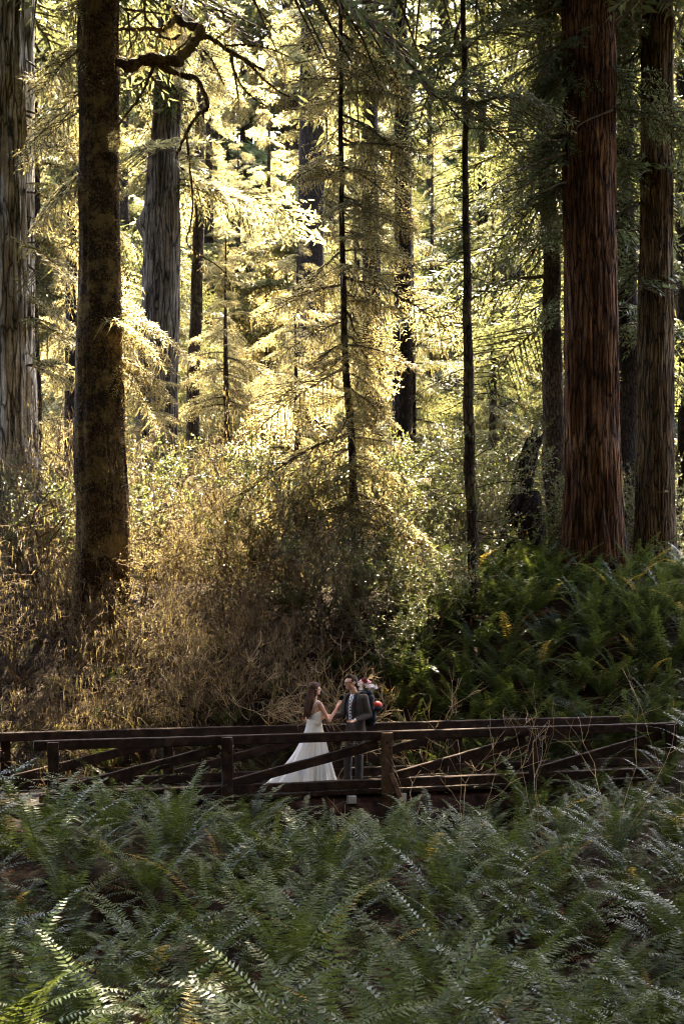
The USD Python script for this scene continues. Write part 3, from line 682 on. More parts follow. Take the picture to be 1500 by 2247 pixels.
rngf = np.random.default_rng(21)
def near_line(p):                                           # distance in front of the bridge's near side
    return -((p[0] - BX) * -math.sin(TH) + (p[1] - BY) * math.cos(TH))
def in_bed(p):
    d = near_line(p)
    ditch = abs(p[0] - 0.6) < 1.25 and d < 1.25
    return abs(p[0]) < 0.285 * p[1] + 0.7 and d > (0.3 if p[0] < 3.6 else -0.3) and not ditch
bed = scatter(rngf, 178, in_bed, lambda p: 0.565 + 0.010 * (p[1] - 8), ((-7, 7.5), (7.6, 21.5)))
LOOK = ['sword fern with two withered fronds', 'tall green sword fern with one brown frond', 'sword fern with a yellowing and three brown fronds', 'all-green upright sword fern', 'dense sword fern with two dry brown fronds', 'sword fern with two yellowing fronds', 'large sword fern with a skirt of brown fronds', 'small green sword fern']
def bed_label(k, p, d):
    px = 750 + p[0] / p[1] * F
    row = 'right below the bridge' if d < 1.6 else 'along the bottom edge' if p[1] < 10.8 else 'in the bed\'s front half' if p[1] < 13.5 else 'in the bed\'s back half'
    return f"{LOOK[k]} {row}, {'far left' if px < 250 else 'left' if px < 580 else 'centre' if px < 900 else 'right' if px < 1230 else 'far right'}"
for p in bed:
    d = near_line(p)
    s = rngf.uniform(0.7, 1.3) * (0.8 if d < 1.8 and -1.5 < p[0] < 3.0 else 1.0)
    k = int(rngf.integers(8)); used_ = not used[k]
    put_fern(k, p[0], p[1], s, LB_BED if used_ else bed_label(k, p, d), BED, rngf.normal(0, 6))
    if used_:
        protos[k].SetCustomDataByKey('label', bed_label(k, p, d))
def in_slope(p):
    d = near_line(p)
    return d < -1.95 and p[0] > 0.7 + 0.10 * (p[1] - 22) and p[0] < 0.285 * p[1] + 0.5 and p[1] < 30.5 and not (abs(p[0] - 6.2) < 1.0 and p[1] > 29.2)
bank = scatter(rngf, 118, in_slope, 0.50, ((0.3, 9), (21, 31)))
def slope_label(p, k):
    px = 750 + p[0] / p[1] * F; d = -near_line(p) - 1.6
    return f"{['broad', 'tall', 'ragged', 'upright', 'dense', 'yellow-tipped', 'large', 'small'][k]} dusky sword fern {'just behind the railing' if d < 1.0 else 'low on the bank' if d < 2.0 else 'halfway up the bank' if d < 3.2 else 'high on the bank' if d < 4.6 else 'at the top of the bank'}, {'right of the man' if px < 980 else 'below the bare pole' if px < 1120 else 'below the broken snag' if px < 1230 else 'below the thick redwood' if px < 1380 else 'by the right edge'}"
for p in bank:
    k = int(rngf.integers(8))
    put_fern(k, p[0], p[1], rngf.uniform(0.95, 1.35), slope_label(p, k), SLOPE, 8 + rngf.normal(0, 6))
LB_BEHIND = 'small sword fern among the bare mossy bushes left of the couple'
for p in scatter(rngf, 24, lambda p: near_line(p) < -2.2, 0.7, ((-5.5, 0.7), (20.8, 25.5))):
    put_fern(int(rngf.integers(8)), p[0], p[1], rngf.uniform(0.6, 0.9), LB_BEHIND, 'small sword ferns behind the bridge')

# fallen leaves and brown litter on the soil
rng = np.random.default_rng(44)
n = 26000
yy = rng.uniform(7.5, 32, n); xx = rng.uniform(-1, 1, n) * (0.3 * yy + 0.6)
b = np.stack([xx, yy, ground(xx, yy) + rng.uniform(0.005, 0.05, n)], 1)
d = unit(np.stack([rng.normal(0, 1, n), rng.normal(0, 1, n), rng.normal(0.1, 0.3, n)], 1))
keys(part(None, 'leaf_litter', leaves(b, d, unit(np.cross(d, [0, 0, 1.0])), rng.uniform(0.05, 0.14, n), rng.uniform(0.03, 0.06, n)), 'litter'), 'brown fallen leaves and litter lying on the forest floor', 'leaf litter', kind='stuff')

# ---------------------------------------------------------------- bare mossy bushes, leafy bushes
def branching(rng, stems, H, spread, levels=4, kids=3, r0=0.018, wander=0.16, up=0.35, droop=0.0, seglen=5):
    P0, P1, R0, R1, LV = [], [], [], [], []
    front = []
    for k in range(stems):
        a = rng.uniform(0, 6.3)
        front.append((np.array([math.cos(a), math.sin(a), 0]) * rng.uniform(0, 0.12), unit(np.array([math.cos(a) * spread, math.sin(a) * spread, 1.0])), H * rng.uniform(0.35, 0.6), r0 * rng.uniform(0.6, 1.1), 0))
    while front:
        p, d, L, r, lev = front.pop()
        pts = [p]
        for j in range(seglen):
            d = unit(d + rng.normal(0, wander, 3) + np.array([0, 0, up * 0.08 - droop * lev * 0.1]))
            pts.append(pts[-1] + d * L / seglen)
            ra, rb = r * (1 - 0.5 * j / seglen), r * (1 - 0.5 * (j + 1) / seglen)
            P0.append(pts[-2]); P1.append(pts[-1]); R0.append(ra); R1.append(rb); LV.append(lev)
            if lev < levels - 1 and j >= 1 and rng.uniform() < kids / seglen:
                a = rng.normal(0, 1, 3); a -= d * (a @ d)
                front.append((pts[-1], unit(d + unit(a) * rng.uniform(0.6, 1.2)), L * rng.uniform(0.45, 0.8), r * 0.58, lev + 1))
        if lev < levels - 1:
            for _ in range(2):
                a = rng.normal(0, 1, 3); a -= d * (a @ d)
                front.append((pts[-1], unit(d + unit(a) * rng.uniform(0.3, 0.7)), L * rng.uniform(0.5, 0.75), r * 0.5, lev + 1))
    return np.array(P0), np.array(P1), np.array(R0), np.array(R1), np.array(LV)

def bush(name, label, loc, group, seed, stems=6, H=2.6, spread=0.6, moss=1500, leaf=0, leaf_mat='shrub_leaf', twig='twig', mossy=True, minr=0.004, lsize=0.03, moss_len=0.24, **kw):
    rng = np.random.default_rng(seed)
    root = thing(name, label, 'bush', loc, 0, 1, group)
    P0, P1, R0, R1, LV = branching(rng, stems, H, spread, **kw)
    big = LV <= 1
    part(root, 'stems', segs(P0[big], P1[big], np.maximum(R0, minr)[big], np.maximum(R1, minr)[big], 5), 'mossy_bark' if mossy else twig, kind='stuff')
    part(root, 'twigs', segs(P0[~big], P1[~big], np.maximum(R0, minr)[~big], np.maximum(R1, minr)[~big], 3), twig, kind='stuff')
    if moss:
        w = np.where(LV <= 2, 3.0, 1.0); idx = rng.choice(len(P0), moss, p=w / w.sum())
        t = rng.uniform(0, 1, (moss, 1))
        part(root, 'hanging_moss', strands(rng, P0[idx] * (1 - t) + P1[idx] * t, 0.03, moss_len * rng.choice([0.35, 0.6, 1.3], moss), 0.0045), 'moss', kind='stuff')
    if leaf:
        idx = rng.choice(np.flatnonzero(LV >= 1), leaf)
        t = rng.uniform(0, 1, (leaf, 1))
        b = P0[idx] * (1 - t) + P1[idx] * t
        d = unit(rng.normal(0, 1, (leaf, 3)) + [0, 0, 0.2])
        n_ = unit(np.cross(d, np.array([0, 0, 1.0]) + rng.normal(0, 0.4, (leaf, 3))))
        part(root, 'leaves', leaves(b, d, n_, lsize * rng.uniform(0.7, 1.5, leaf), lsize * 0.6, 0.15), leaf_mat, kind='stuff')
    return root

MOSSY = 'bare bushes hung with golden moss behind the left half of the bridge'
LB_MOSSY = 'bare tangled bush hung with golden moss behind the left half of the bridge'
mb = [bush('mossy_bush', LB_MOSSY, (0, 0, 0), MOSSY, 200 + k, stems=[5, 6, 4][k], H=[2.6, 2.2, 3.0][k], moss=2200, spread=0.75, levels=5, kids=2.0, wander=0.24, r0=0.026) for k in range(3)]
rng = np.random.default_rng(15)
def moss_label(p):
    px = 750 + p[0] / p[1] * F
    return f"bare bush hung with golden moss {'just behind the railing' if p[1] < 23.2 else 'in the middle of the thicket' if p[1] < 26.5 else 'at the back of the thicket'}, {'at the left edge' if px < 110 else 'before the mossy spruce' if px < 300 else 'below the burl redwood' if px < 450 else 'left of the woman' if px < 650 else 'behind the couple'}"
pos = scatter(rng, 30, lambda p: near_line(p) < -2.4 and p[0] < -0.2 - 0.16 * (p[1] - 22) + 0.9 and p[0] > -0.29 * p[1] - 0.6, 0.85, ((-9.5, 1.5), (20.4, 30.5)))
for k, p in enumerate(pos):
    loc, rz, s = (p[0], p[1], gz(*p) - 0.05), rng.uniform(0, 6.3), rng.uniform(0.75, 1.15) * (1.0 + 0.5 * sm(25, 30, p[1]))
    if k < 3:
        mb[k].GetAttribute('xformOp:translate').Set(Gf.Vec3d(*map(float, loc)))
        mb[k].SetCustomDataByKey('label', moss_label(p))
    else:
        copy(mb[k % 3], loc, rz, s, moss_label(p))
LEAFY = 'leafy huckleberry bushes under the trees'
LB_LEAFY = 'leafy green bush in the understorey below the golden hemlock'
lb = [bush('leafy_bush', [LB_LEAFY, 'dry bronze bush in the thicket between the mossy spruce and the woman'][k], (0, 0, 0), LEAFY, 230 + k, stems=7, H=2.3, moss=[250, 900][k], leaf=[6500, 5000][k], spread=0.7, levels=5, kids=1.5, lsize=[0.05, 0.035][k], mossy=False, leaf_mat=['shrub_leaf', 'dry_leaf'][k]) for k in range(2)]
rng = np.random.default_rng(16)
pos = [np.array([x, y]) for x, y in ((-0.2, 25.6), (-3.3, 26.2), (0.9, 25.0), (1.8, 25.9), (0.3, 27.5), (-4.0, 25.2), (-4.6, 27.4), (2.6, 28.6), (-1.0, 27.8), (-1.9, 29.2), (1.2, 30.5), (-8.0, 29.5), (-7.2, 30.6), (2.4, 31.5), (-3.6, 31.5), (-5.0, 33), (-2.2, 34), (0.4, 34.5), (3.2, 34), (5.6, 33), (-7.5, 34), (7.6, 33.5), (-9.4, 35), (9.3, 34), (-6.6, 27.2), (-2.0, 27.0), (-7.9, 31.2), (-9.0, 30.4), (-4.2, 29.6), (-5.9, 30.8), (-1.2, 31.0), (-3.0, 24.4), (-7.0, 33))]
pos += scatter(rng, 34, lambda p: abs(p[0]) < 0.29 * p[1], 1.6, ((-16, 16), (36, 56)))
for k, p in enumerate(pos):
    loc, rz, s = (p[0], p[1], gz(*p) - 0.05), rng.uniform(0, 6.3), rng.uniform(0.75, 1.15) * (1.5 if p[1] > 35 else 1.2 if p[1] > 27 else 1)
    if k < 2:
        lb[k].GetAttribute('xformOp:translate').Set(Gf.Vec3d(*map(float, loc)))
    else:
        j = 1 if p[0] < -0.8 and p[1] < 36 and k % 4 else k % 2 if p[1] > 36 else 0
        copy(lb[j], loc, rz, s, (('leafy green bush low in the understorey' if p[1] < 26 else 'leafy green bush in the understorey' if p[1] < 29 else 'tall leafy bush at the back of the understorey') if p[1] < 32 else 'leafy bush lit from behind on the glade floor' if p[1] < 46 else 'far leafy bush deep in the glade') + ', ' + side_of(*p) if j == 0 else (('dry bronze bush ' if k % 2 else 'sparse dry bush ') + ('in the thicket' if p[1] < 27.5 else 'at the back of the thicket' if p[1] < 36 else 'in the glade') + ', ' + side_of(*p)), LEAFY if p[1] < 32 else 'leafy bushes of the glade floor')
bush('bare_bush', 'fan of bare grey twigs with moss right behind the woman', (*at(640, 1560, 22.9)[:2], gz(*at(640, 1560, 22.9)[:2])), None, 260, stems=6, H=2.7, spread=0.75, moss=900, levels=5, kids=2.0, twig='pale_twig')
bush('bare_bush', 'bare yellow-twigged bush on the bank right of the man', (*at(965, 1570, 22.6)[:2], gz(*at(965, 1570, 22.6)[:2])), None, 261, stems=5, H=2.4, spread=0.55, moss=120, levels=4, kids=1.6, twig='pale_twig', mossy=False, minr=0.005, r0=0.014)
for k, (px, py, Y, H, lab) in enumerate(((880, 1800, 17.9, 1.5, 'bare whip-thin saplings rising by the middle bridge post'), (1010, 1800, 17.6, 1.7, 'bare pale stems before the bridge right of the middle post'), (1190, 1780, 18.6, 1.9, 'bare pale stems sticking up past the right end of the railing'), (1330, 1800, 17.2, 1.9, 'long leaning bare stems among ferns near the right edge'))):
    a = at(px, py, Y)
    bush('bare_saplings', lab, (a[0], a[1], gz(a[0], a[1]) - 0.05), None, 270 + k, stems=3, H=H * 1.25, spread=0.45, moss=0, levels=3, kids=0.7, twig='pale_twig', mossy=False, minr=0.003, r0=0.009, wander=0.12)

# ---------------------------------------------------------------- the bridge
def beam(p0, p1, w, h, seed=0, n=18, wear=0.009):
    """A rough sawn timber from p0 to p1: w across, h deep, chamfered, its faces slightly uneven."""
    p0, p1 = np.asarray(p0, float), np.asarray(p1, float)
    t = unit(p1 - p0)
    side = unit(np.cross(t, [0, 0, 1.0])) if abs(t[2]) < 0.9 else unit(np.array([-math.sin(TH), math.cos(TH), 0]))
    up = np.cross(side, t)
    c = 0.012
    prof = np.array([(-w / 2 + c, -h / 2), (w / 2 - c, -h / 2), (w / 2, -h / 2 + c), (w / 2, h / 2 - c), (w / 2 - c, h / 2), (-w / 2 + c, h / 2), (-w / 2, h / 2 - c), (-w / 2, -h / 2 + c)])
    s = np.linspace(0, 1, n)
    v = p0 + (p1 - p0) * s[:, None, None] + side * prof[None, :, :1] + up * prof[None, :, 1:]
    v = v + (meshkit.noise(v * 6 + seed * 7.3, seed)[..., None] - 0.5) * 2 * wear * unit(side * np.sign(prof[None, :, :1]) + up * np.sign(prof[None, :, 1:]))
    i, j = np.meshgrid(np.arange(n - 1), np.arange(8), indexing='ij')
    f = np.stack([i * 8 + j, i * 8 + (j + 1) % 8, (i + 1) * 8 + (j + 1) % 8, (i + 1) * 8 + j], -1).reshape(-1, 4)
    f = np.vstack([f[:, [0, 1, 2]], f[:, [0, 2, 3]]])
    k = np.arange(1, 7)
    e = (n - 1) * 8
    f = np.vstack([f, np.stack([k * 0, k + 1, k], 1), np.stack([k * 0 + e, e + k, e + k + 1], 1)])
    return v.reshape(-1, 3), f

bridge = thing('footbridge', 'dark timber footbridge with braced railings crossing the whole picture', 'bridge')
BAY, WID, OFF = 2.685, 1.6, -0.63
k_ = 0
for w, off, t0, t1 in ((0.0, 0.0, -0.28, 10.95), (WID, OFF, -2.0, 10.70)):
    out = -0.075 if w == 0 else 0.075
    rails = [(t0, BAY * 1 + off), (BAY + off, BAY * 3 + off), (BAY * 3 + off, t1)]
    for a, b in rails:
        part(bridge, 'handrail', beam(along(a + .002, w, RAIL - 0.075), along(b - .002, w, RAIL - 0.075), 0.15, 0.15, k_), 'bridge_wood'); k_ += 1
    for a, b in ((-1.4 if w else -0.2, BAY * 2 + off), (BAY * 2 + off, t1 + .3)):
        part(bridge, 'kerb_beam', beam(along(a + .002, w + out * 0, DECK + 0.10), along(b - .002, w, DECK + 0.10), 0.14, 0.15, k_), 'bridge_wood'); k_ += 1
    for k in range(-1 if w else 0, 5):
        t = k * BAY + off
        low = -0.55 if (w == 0 and k in (2,)) else -0.25
        if k == -1:
            continue
        m = 'weathered_wood' if (w == 0 and k == 2) else 'bridge_wood'
        part(bridge, 'post', beam(along(t, w + out * 1.85, DECK + low), along(t, w + out * 1.85, RAIL - 0.155 if False else RAIL - 0.02), 0.13, 0.165, k_), m); k_ += 1
        for dz in (0.075, 0.16):
            if w == 0:
                b = along(t + (0.02 if dz > .1 else -.02), w + out * 1.85 - 0.085 if False else w - 0.225, RAIL - dz - .1)
                part(bridge, 'bolt', tube([b, b + along(0, .03) - along(0, 0)], 0.016, 8), 'dark_bark')
        if k < 4:
            part(bridge, 'brace', beam(along(t + 0.10, w, DECK + 0.19), along(t + BAY - 0.12, w, RAIL - 0.22), 0.09, 0.15, k_), 'bridge_wood'); k_ += 1
        if w == 0 and k in (2,):
            part(bridge, 'kicker_brace', beam(along(t + 0.03, w - 0.24, DECK + 0.28), along(t + 0.33, w - 0.62, DECK - 0.75), 0.08, 0.1, k_), 'weathered_wood'); k_ += 1
nb = 78
for k in range(nb):
    a = -2.2 + k * 0.168
    sag = 0.004 * math.sin(k * 12.9)
    part(bridge, 'deck_plank', beam(along(a, -0.10, DECK - 0.025 + sag), along(a, WID + 0.10, DECK - 0.025 + sag), 0.158, 0.05, k, 5, 0.004), 'bridge_wood')
for w in (0.12, WID - 0.12):
    s = np.linspace(-2.4, 11.2, 60)
    p = np.array([along(t, w, DECK - 0.44) for t in s])
    nt = 28
    th = np.linspace(0, 2 * np.pi, nt, endpoint=False)
    m = trunk_mesh(np.array([[0, 0, 0, .36], [0, 0, 4, .37], [0, 0, 9, .36], [0, 0, 13.6, .34]]), 0.03, 61 + int(w * 9), 44, 120, freq=7)
    v = m[0]                                               # a trunk laid down along the bridge
    d = np.array([math.cos(TH), math.sin(TH), 0]); sd = np.array([-math.sin(TH), math.cos(TH), 0])
    v = along(-2.4, w, DECK - 0.44) + v[:, 2:3] * d + v[:, 0:1] * sd + v[:, 1:2] * np.array([0, 0, 1.0])
    part(bridge, 'log_stringer', (v, m[1][:, ::-1]), 'log_bark', smooth=True)
for t in (3.15, 4.75, 5.62):
    part(bridge, 'bearing_block', beam(along(t - .07, -0.16, DECK - 0.125), along(t + .07, -0.16, DECK - 0.125), 0.1, 0.13, 3, 3, 0.002), 'concrete')
# ---------------------------------------------------------------- the couple
def plain(name, col, rough=0.6, spec=0.3, sss=0.0, sheen=0.0):
    inp = {'base_color': col, 'roughness': rough, 'specular_ior_level': spec}
    if sss:
        inp.update(subsurface_weight=sss, subsurface_radius=(0.02, 0.008, 0.004), subsurface_scale=0.5)
    if sheen:
        inp.update(sheen_weight=sheen)
    nodes = {'g': ('geometry', {}), 'n': ('noise_texture', {'scale': 60.0, 'detail': 3}), 'r': ('rgb_ramp', {'ramp': [(0.3, tuple(np.array(col) * 0.82)), (0.7, tuple(np.minimum(1, np.array(col) * 1.12)))]}), 'p': ('principled_bsdf', inp)}
    del inp['base_color']
    usdkit.material(stage, '/World/Looks/' + name, nodes, [('g.position', 'n.vector'), ('n.fac', 'r.fac'), ('r.color', 'p.base_color')], surface='p.BSDF')
plain('skin', (0.47, 0.25, 0.16), 0.5, 0.35, 0.15)
plain('lips', (0.4, 0.13, 0.1), 0.4)
plain('brown_hair', (0.055, 0.024, 0.012), 0.5, 0.08)
plain('short_hair', (0.045, 0.026, 0.015), 0.6, 0.06)
plain('suit_cloth', (0.055, 0.045, 0.038), 0.9, 0.05)
plain('white_shirt', (0.75, 0.76, 0.8), 0.8, 0.2)
plain('black_leather', (0.012, 0.01, 0.01), 0.3, 0.5)
plain('dark_frame', (0.012, 0.01, 0.01), 0.3, 0.5)
plain('navy_nylon', (0.009, 0.011, 0.017), 0.6, 0.15)
plain('red_nylon', (0.5, 0.045, 0.02), 0.5, 0.4)
plain('pink_petal', (0.72, 0.45, 0.48), 0.7, 0.2)
plain('white_petal', (0.8, 0.72, 0.72), 0.7, 0.2)
plain('maroon_petal', (0.16, 0.012, 0.02), 0.7, 0.2)
plain('eye', (0.02, 0.015, 0.012), 0.2, 0.5)
usdkit.material(stage, '/World/Looks/dress_cloth', {'p': ('principled_bsdf', {'base_color': (0.9, 0.86, 0.78), 'roughness': 0.8, 'sheen_weight': 0.2}), 't': ('translucent_bsdf', {'color': (0.8, 0.75, 0.65)}), 'm': ('mix_closure', {'fac': 0.25})},
                [('p.BSDF', 'm.closure1'), ('t.BSDF', 'm.closure2')], surface='m.closure')
usdkit.material(stage, '/World/Looks/striped_tie', {'tc': ('texture_coordinate', {}), 'a': ('mapping', {'rotation': (0, 0.75, 0)}), 'w': ('wave_texture', {'scale': 8.0, 'wave_type': 'bands', 'bands_direction': 'z'}),
                'b': ('mapping', {'rotation': (0, -0.6, 0)}), 'w2': ('wave_texture', {'scale': 7.0, 'wave_type': 'bands', 'bands_direction': 'z'}), 'mx': ('math', {'math_type': 'maximum'}),
                'r': ('rgb_ramp', {'ramp': [(0.80, (0.01, 0.014, 0.03)), (0.88, (0.55, 0.56, 0.6))]}), 'p': ('principled_bsdf', {'roughness': 0.5})},
                [('tc.object', 'a.vector'), ('a.vector', 'w.vector'), ('tc.object', 'b.vector'), ('b.vector', 'w2.vector'), ('w.fac', 'mx.value1'), ('w2.fac', 'mx.value2'), ('mx.value', 'r.fac'), ('r.color', 'p.base_color')], surface='p.BSDF')

def body(bones, res=0.012, smooth_n=8):
    """Every bone is the hull of spheres (point, radius); all bones joined, refined and smoothed into one skin."""
    parts = []
    for b in bones:
        sp = [m3.Manifold.sphere(float(r), 20).translate(list(map(float, p))) for p, r in b]
        parts.append(m3.Manifold.batch_hull(sp) if len(sp) > 1 else sp[0])
    m = m3.Manifold.batch_boolean(parts, m3.OpType.Add).refine_to_length(res).to_mesh()
    t = trimesh.Trimesh(m.vert_properties[:, :3], m.tri_verts, process=True)
    if smooth_n:
        trimesh.smoothing.filter_taubin(t, 0.5, 0.53, smooth_n)
    return np.array(t.vertices), np.array(t.faces)

def V(*a): return np.array(a, float)

def hand_bones(wrist, d, back, thumb, curl=0.3, s=1.0):
    """Bones of a hand: d points along the fingers, back out of the back of the hand, thumb to the thumb's side."""
    d, back = unit(d), unit(back); thumb = unit(thumb - d * (thumb @ d)); back = unit(np.cross(d, thumb)) * np.sign(np.cross(d, thumb) @ back)
    k0 = [wrist + d * 0.085 * s + thumb * o * s for o in (0.032, 0.011, -0.011, -0.031)]
    bones = [[(wrist, .024 * s), (k0[0], .0125 * s), (k0[3], .0115 * s), (wrist + d * .03 + thumb * .02, .016 * s)]]
    for k, (o, L) in enumerate(zip((0.10, 0.03, -0.03, -0.12), (.070, .078, .072, .056))):
        p, a = k0[k], curl
        dd = unit(d + thumb * o)
        r = .0088 * s
        for seg in (0.45, 0.3, 0.25):
            q = p + (dd * math.cos(a) - back * math.sin(a)) * L * seg * s
            bones.append([(p, r), (q, r * 0.92)]); p, r, a = q, r * 0.92, a + curl * 0.9
    t0 = wrist + d * .022 * s + thumb * .024 * s
    t1 = t0 + unit(thumb * .8 + d * .7 - back * .25) * .042 * s
    t2 = t1 + unit(thumb * .4 + d * .9 - back * .3) * .032 * s
    return bones + [[(t0, .014 * s), (t1, .0105 * s)], [(t1, .0105 * s), (t2, .0088 * s)]]

def head_bones(c, f, s=1.0):
    """c: centre of the skull; f: where the face looks."""
    r = unit(np.cross(f, V(0, 0, 1))); u = np.cross(r, f)
    P = lambda a, b, h: c + (f * a + r * b + u * h) * s
    return [[(P(-.015, 0, .022), .088 * s), (P(.022, 0, .015), .078 * s)], [(P(.03, 0, .0), .072 * s), (P(.058, 0, -.085), .030 * s), (P(.01, .038, -.062), .03 * s), (P(.01, -.038, -.062), .03 * s)],
            [(P(.098, 0, .0), .008 * s), (P(.113, 0, -.028), .011 * s), (P(.09, 0, -.032), .014 * s)],
            [(P(-.005, .078, .005), .014 * s), (P(-.01, .08, -.028), .009 * s)], [(P(-.005, -.078, .005), .014 * s), (P(-.01, -.08, -.028), .009 * s)]], P

def face_parts(root, P):
    for sd in (-1, 1):
        part(root, 'eye', body([[(P(.082, .031 * sd, .002), .011)]], 0.006, 0), 'eye', True)
        part(root, 'eyebrow', body([[(P(.089, .016 * sd, .024), .005), (P(.078, .048 * sd, .022), .0035)]], 0.006, 0), 'short_hair', True)
    part(root, 'mouth', body([[(P(.083, -.022, -.058), .005), (P(.091, 0, -.060), .008), (P(.083, .022, -.058), .005)]], 0.006, 0), 'lips', True)

def wall_hit(mesh, O, D):
    v, f = mesh
    a, e1, e2 = v[f[:, 0]], v[f[:, 1]] - v[f[:, 0]], v[f[:, 2]] - v[f[:, 0]]
    h = np.cross(D, e2); det = (e1 * h).sum(1)
    s = O - a; uu = (s * h).sum(1) / det; q = np.cross(s, e1); vv = (q @ D) / det; t = (e2 * q).sum(1) / det
    ok = (uu > -1e-4) & (vv > -1e-4) & (uu + vv < 1.0001) & (t > 0)
    return O + D * t[ok].min() if ok.any() else None

def cling(mesh, rows, c, f, r, off):
    """A patch laid on a body's front: rows of (height, [sideways positions]) cast onto the mesh and lifted by off."""
    g = []
    for z, us in rows:
        row = []
        for u_ in us:
            O = V(c[0], c[1], 0) + r * u_ + V(0, 0, z)
            hpt = wall_hit(mesh, O + f * 0.7, -f)
            row.append((hpt if hpt is not None else O + f * 0.08) + f * off)
        g.append(row)
    g = np.array(g); n, m = g.shape[:2]
    i, j = np.meshgrid(np.arange(n - 1), np.arange(m - 1), indexing='ij')
    q = np.stack([i * m + j, i * m + j + 1, (i + 1) * m + j + 1, (i + 1) * m + j], -1).reshape(-1, 4)
    v = np.concatenate([g.reshape(-1, 3), g.reshape(-1, 3) - f * (off + 0.012)])
    k = n * m
    edge = [(a, a + 1) for a in range(m - 1)] + [((n - 1) * m + a + 1, (n - 1) * m + a) for a in range(m - 1)] + [((a + 1) * m, a * m) for a in range(n - 1)] + [(a * m + m - 1, (a + 1) * m + m - 1) for a in range(n - 1)]
    return v, np.vstack([q, q[:, ::-1] + k, np.array([(b, a, a + k, b + k) for a, b in edge])])

def stand(px, Y):
    return V((px - 750) / F * Y, Y, DECK + 0.004)
def deck_y(px, w):                                         # distance at which the column px meets the line w metres behind the near railing
    k = (px - 750) / F
    x0, y0, _ = along(0, w)
    t = (k * y0 - x0) / (math.cos(TH) - k * math.sin(TH))
    return along(t, w)[1]

# the man
mo = stand(779, deck_y(779, 0.85))
man = thing('person', 'person in brown-grey suit and striped tie wearing glasses, standing on the bridge', 'person', mo)
f, r = unit(V(-.78, -.62, 0)), unit(V(-.62, .78, 0))
fh = unit(V(-.93, -.36, -.05))
hc = V(-.075, -.06, 1.735)
hb, P = head_bones(hc, fh, 1.03)
SL, SR = V(.15, -.13, 1.47), V(-.12, .13, 1.47)
EL, ER = V(.235, -.13, 1.18), V(-.21, .10, 1.18)
WL, WR = V(.0, -.30, 1.105), V(-.42, .10, 1.15)
hipL, hipR = V(.08, -.06, .95), V(-.05, .07, .95)
kL, kR, aL, aR = V(.06, -.10, .50), V(-.12, .03, .50), V(.065, -.06, .09), V(-.13, .09, .09)
skel = hb + [[(hc + V(.01, .0, -.05), .056), (V(.0, .0, 1.5), .062)],
    [(V(.0, 0, 1.49), .06), (SL - r * -.03, .05), (SR, .05)], [(V(.01, 0, 1.44), .10), (V(.015, 0, 1.0), .11)], [(SL, .05), (EL, .04)], [(EL, .04), (WL, .026)], [(SR, .05), (ER, .04)], [(ER, .04), (WR, .026)],
    [(V(.01, 0, 1.0), .11), (hipL, .085)], [(V(.01, 0, 1.0), .11), (hipR, .085)], [(hipL, .08), (kL, .052)], [(kL, .052), (aL, .036)], [(hipR, .08), (kR, .052)], [(kR, .052), (aR, .036)]]
skel += hand_bones(WL, WL - EL + V(-.05, -.02, -.04), V(0, -.4, -.9), V(.1, .9, .25), 0.35, 1.06)
skel += hand_bones(WR, WR - ER, V(0, -.6, .8), V(0, .8, .5), 0.3, 1.06)
part(man, 'body', body(skel, 0.014, 5), 'skin', True)
face_parts(man, P)
hr = [[(P(-.03, 0, .040), .090), (P(.02, 0, .085), .05)], [(P(-.055, 0, -.01), .068), (P(-.06, 0, -.05), .04)], [(P(.04, .02, .10), .03), (P(.0, .0, .10), .05)], [(P(.055, -.015, .108), .022), (P(.02, -.02, .11), .035)],
      [(P(.0, .062, .035), .03), (P(-.02, .066, .0), .02)], [(P(.0, -.062, .035), .03), (P(-.02, -.066, .0), .02)]]
hm = body(hr, 0.010, 3); hm = (hm[0] + 0.008 * (meshkit.noise(hm[0] * 70, 3)[:, None] - 0.5) * unit(hm[0] - P(0, 0, 0)), hm[1])
part(man, 'hair', hm, 'short_hair', True)
gl = []
for sd in (-1, 1):
    a = np.linspace(0, 2 * np.pi, 17)
    gl.append(tube([P(.100, .033 * sd + .024 * math.cos(t), .003 + .018 * math.sin(t)) for t in a], .004, 5, False))
    gl.append(tube([P(.098, .057 * sd, .008), P(.05, .080 * sd, .01), P(.0, .086 * sd, .008)], .0028, 5))
gl.append(tube([P(.100, -.01, .006), P(.103, 0, .009), P(.100, .01, .006)], .0028, 5))
part(man, 'glasses', cat(gl), 'dark_frame', True)
tor = [[(V(0, 0, 1.475) - r * .135, .068), (V(0, 0, 1.475) + r * .135, .068), (V(0, .0, 1.51), .07)],
       [(V(0, 0, 1.45) - r * .135, .085), (V(0, 0, 1.45) + r * .135, .085), (V(.012, .0, 1.28) - r * .09 + f * .015, .115), (V(.012, .0, 1.28) + r * .09 + f * .015, .115)],
       [(V(.012, 0, 1.28) - r * .09 + f * .01, .115), (V(.012, 0, 1.28) + r * .09 + f * .01, .115), (V(.015, 0, 1.08) - r * .08, .108), (V(.015, 0, 1.08) + r * .08, .108)],
       [(V(.015, 0, 1.08) - r * .08, .108), (V(.015, 0, 1.08) + r * .08, .108), (V(.015, 0, .88) - r * .10, .112), (V(.015, 0, .88) + r * .10, .112)]]
sleeves = [[(SL, .078), (EL, .060)], [(EL, .060), (EL + (WL - EL) * .9, .043)], [(SR, .078), (ER, .060)], [(ER, .060), (ER + (WR - ER) * .85, .043)]]
jk = body(tor + sleeves, 0.014, 6)
jk = (jk[0] + 0.014 * (meshkit.fbm(jk[0] * [9, 9, 14], 2, 8)[:, None] - 0.5) * unit(jk[0] * [1, 1, 0] + 1e-6), jk[1])
jacket = part(man, 'jacket', jk, 'suit_cloth', True)
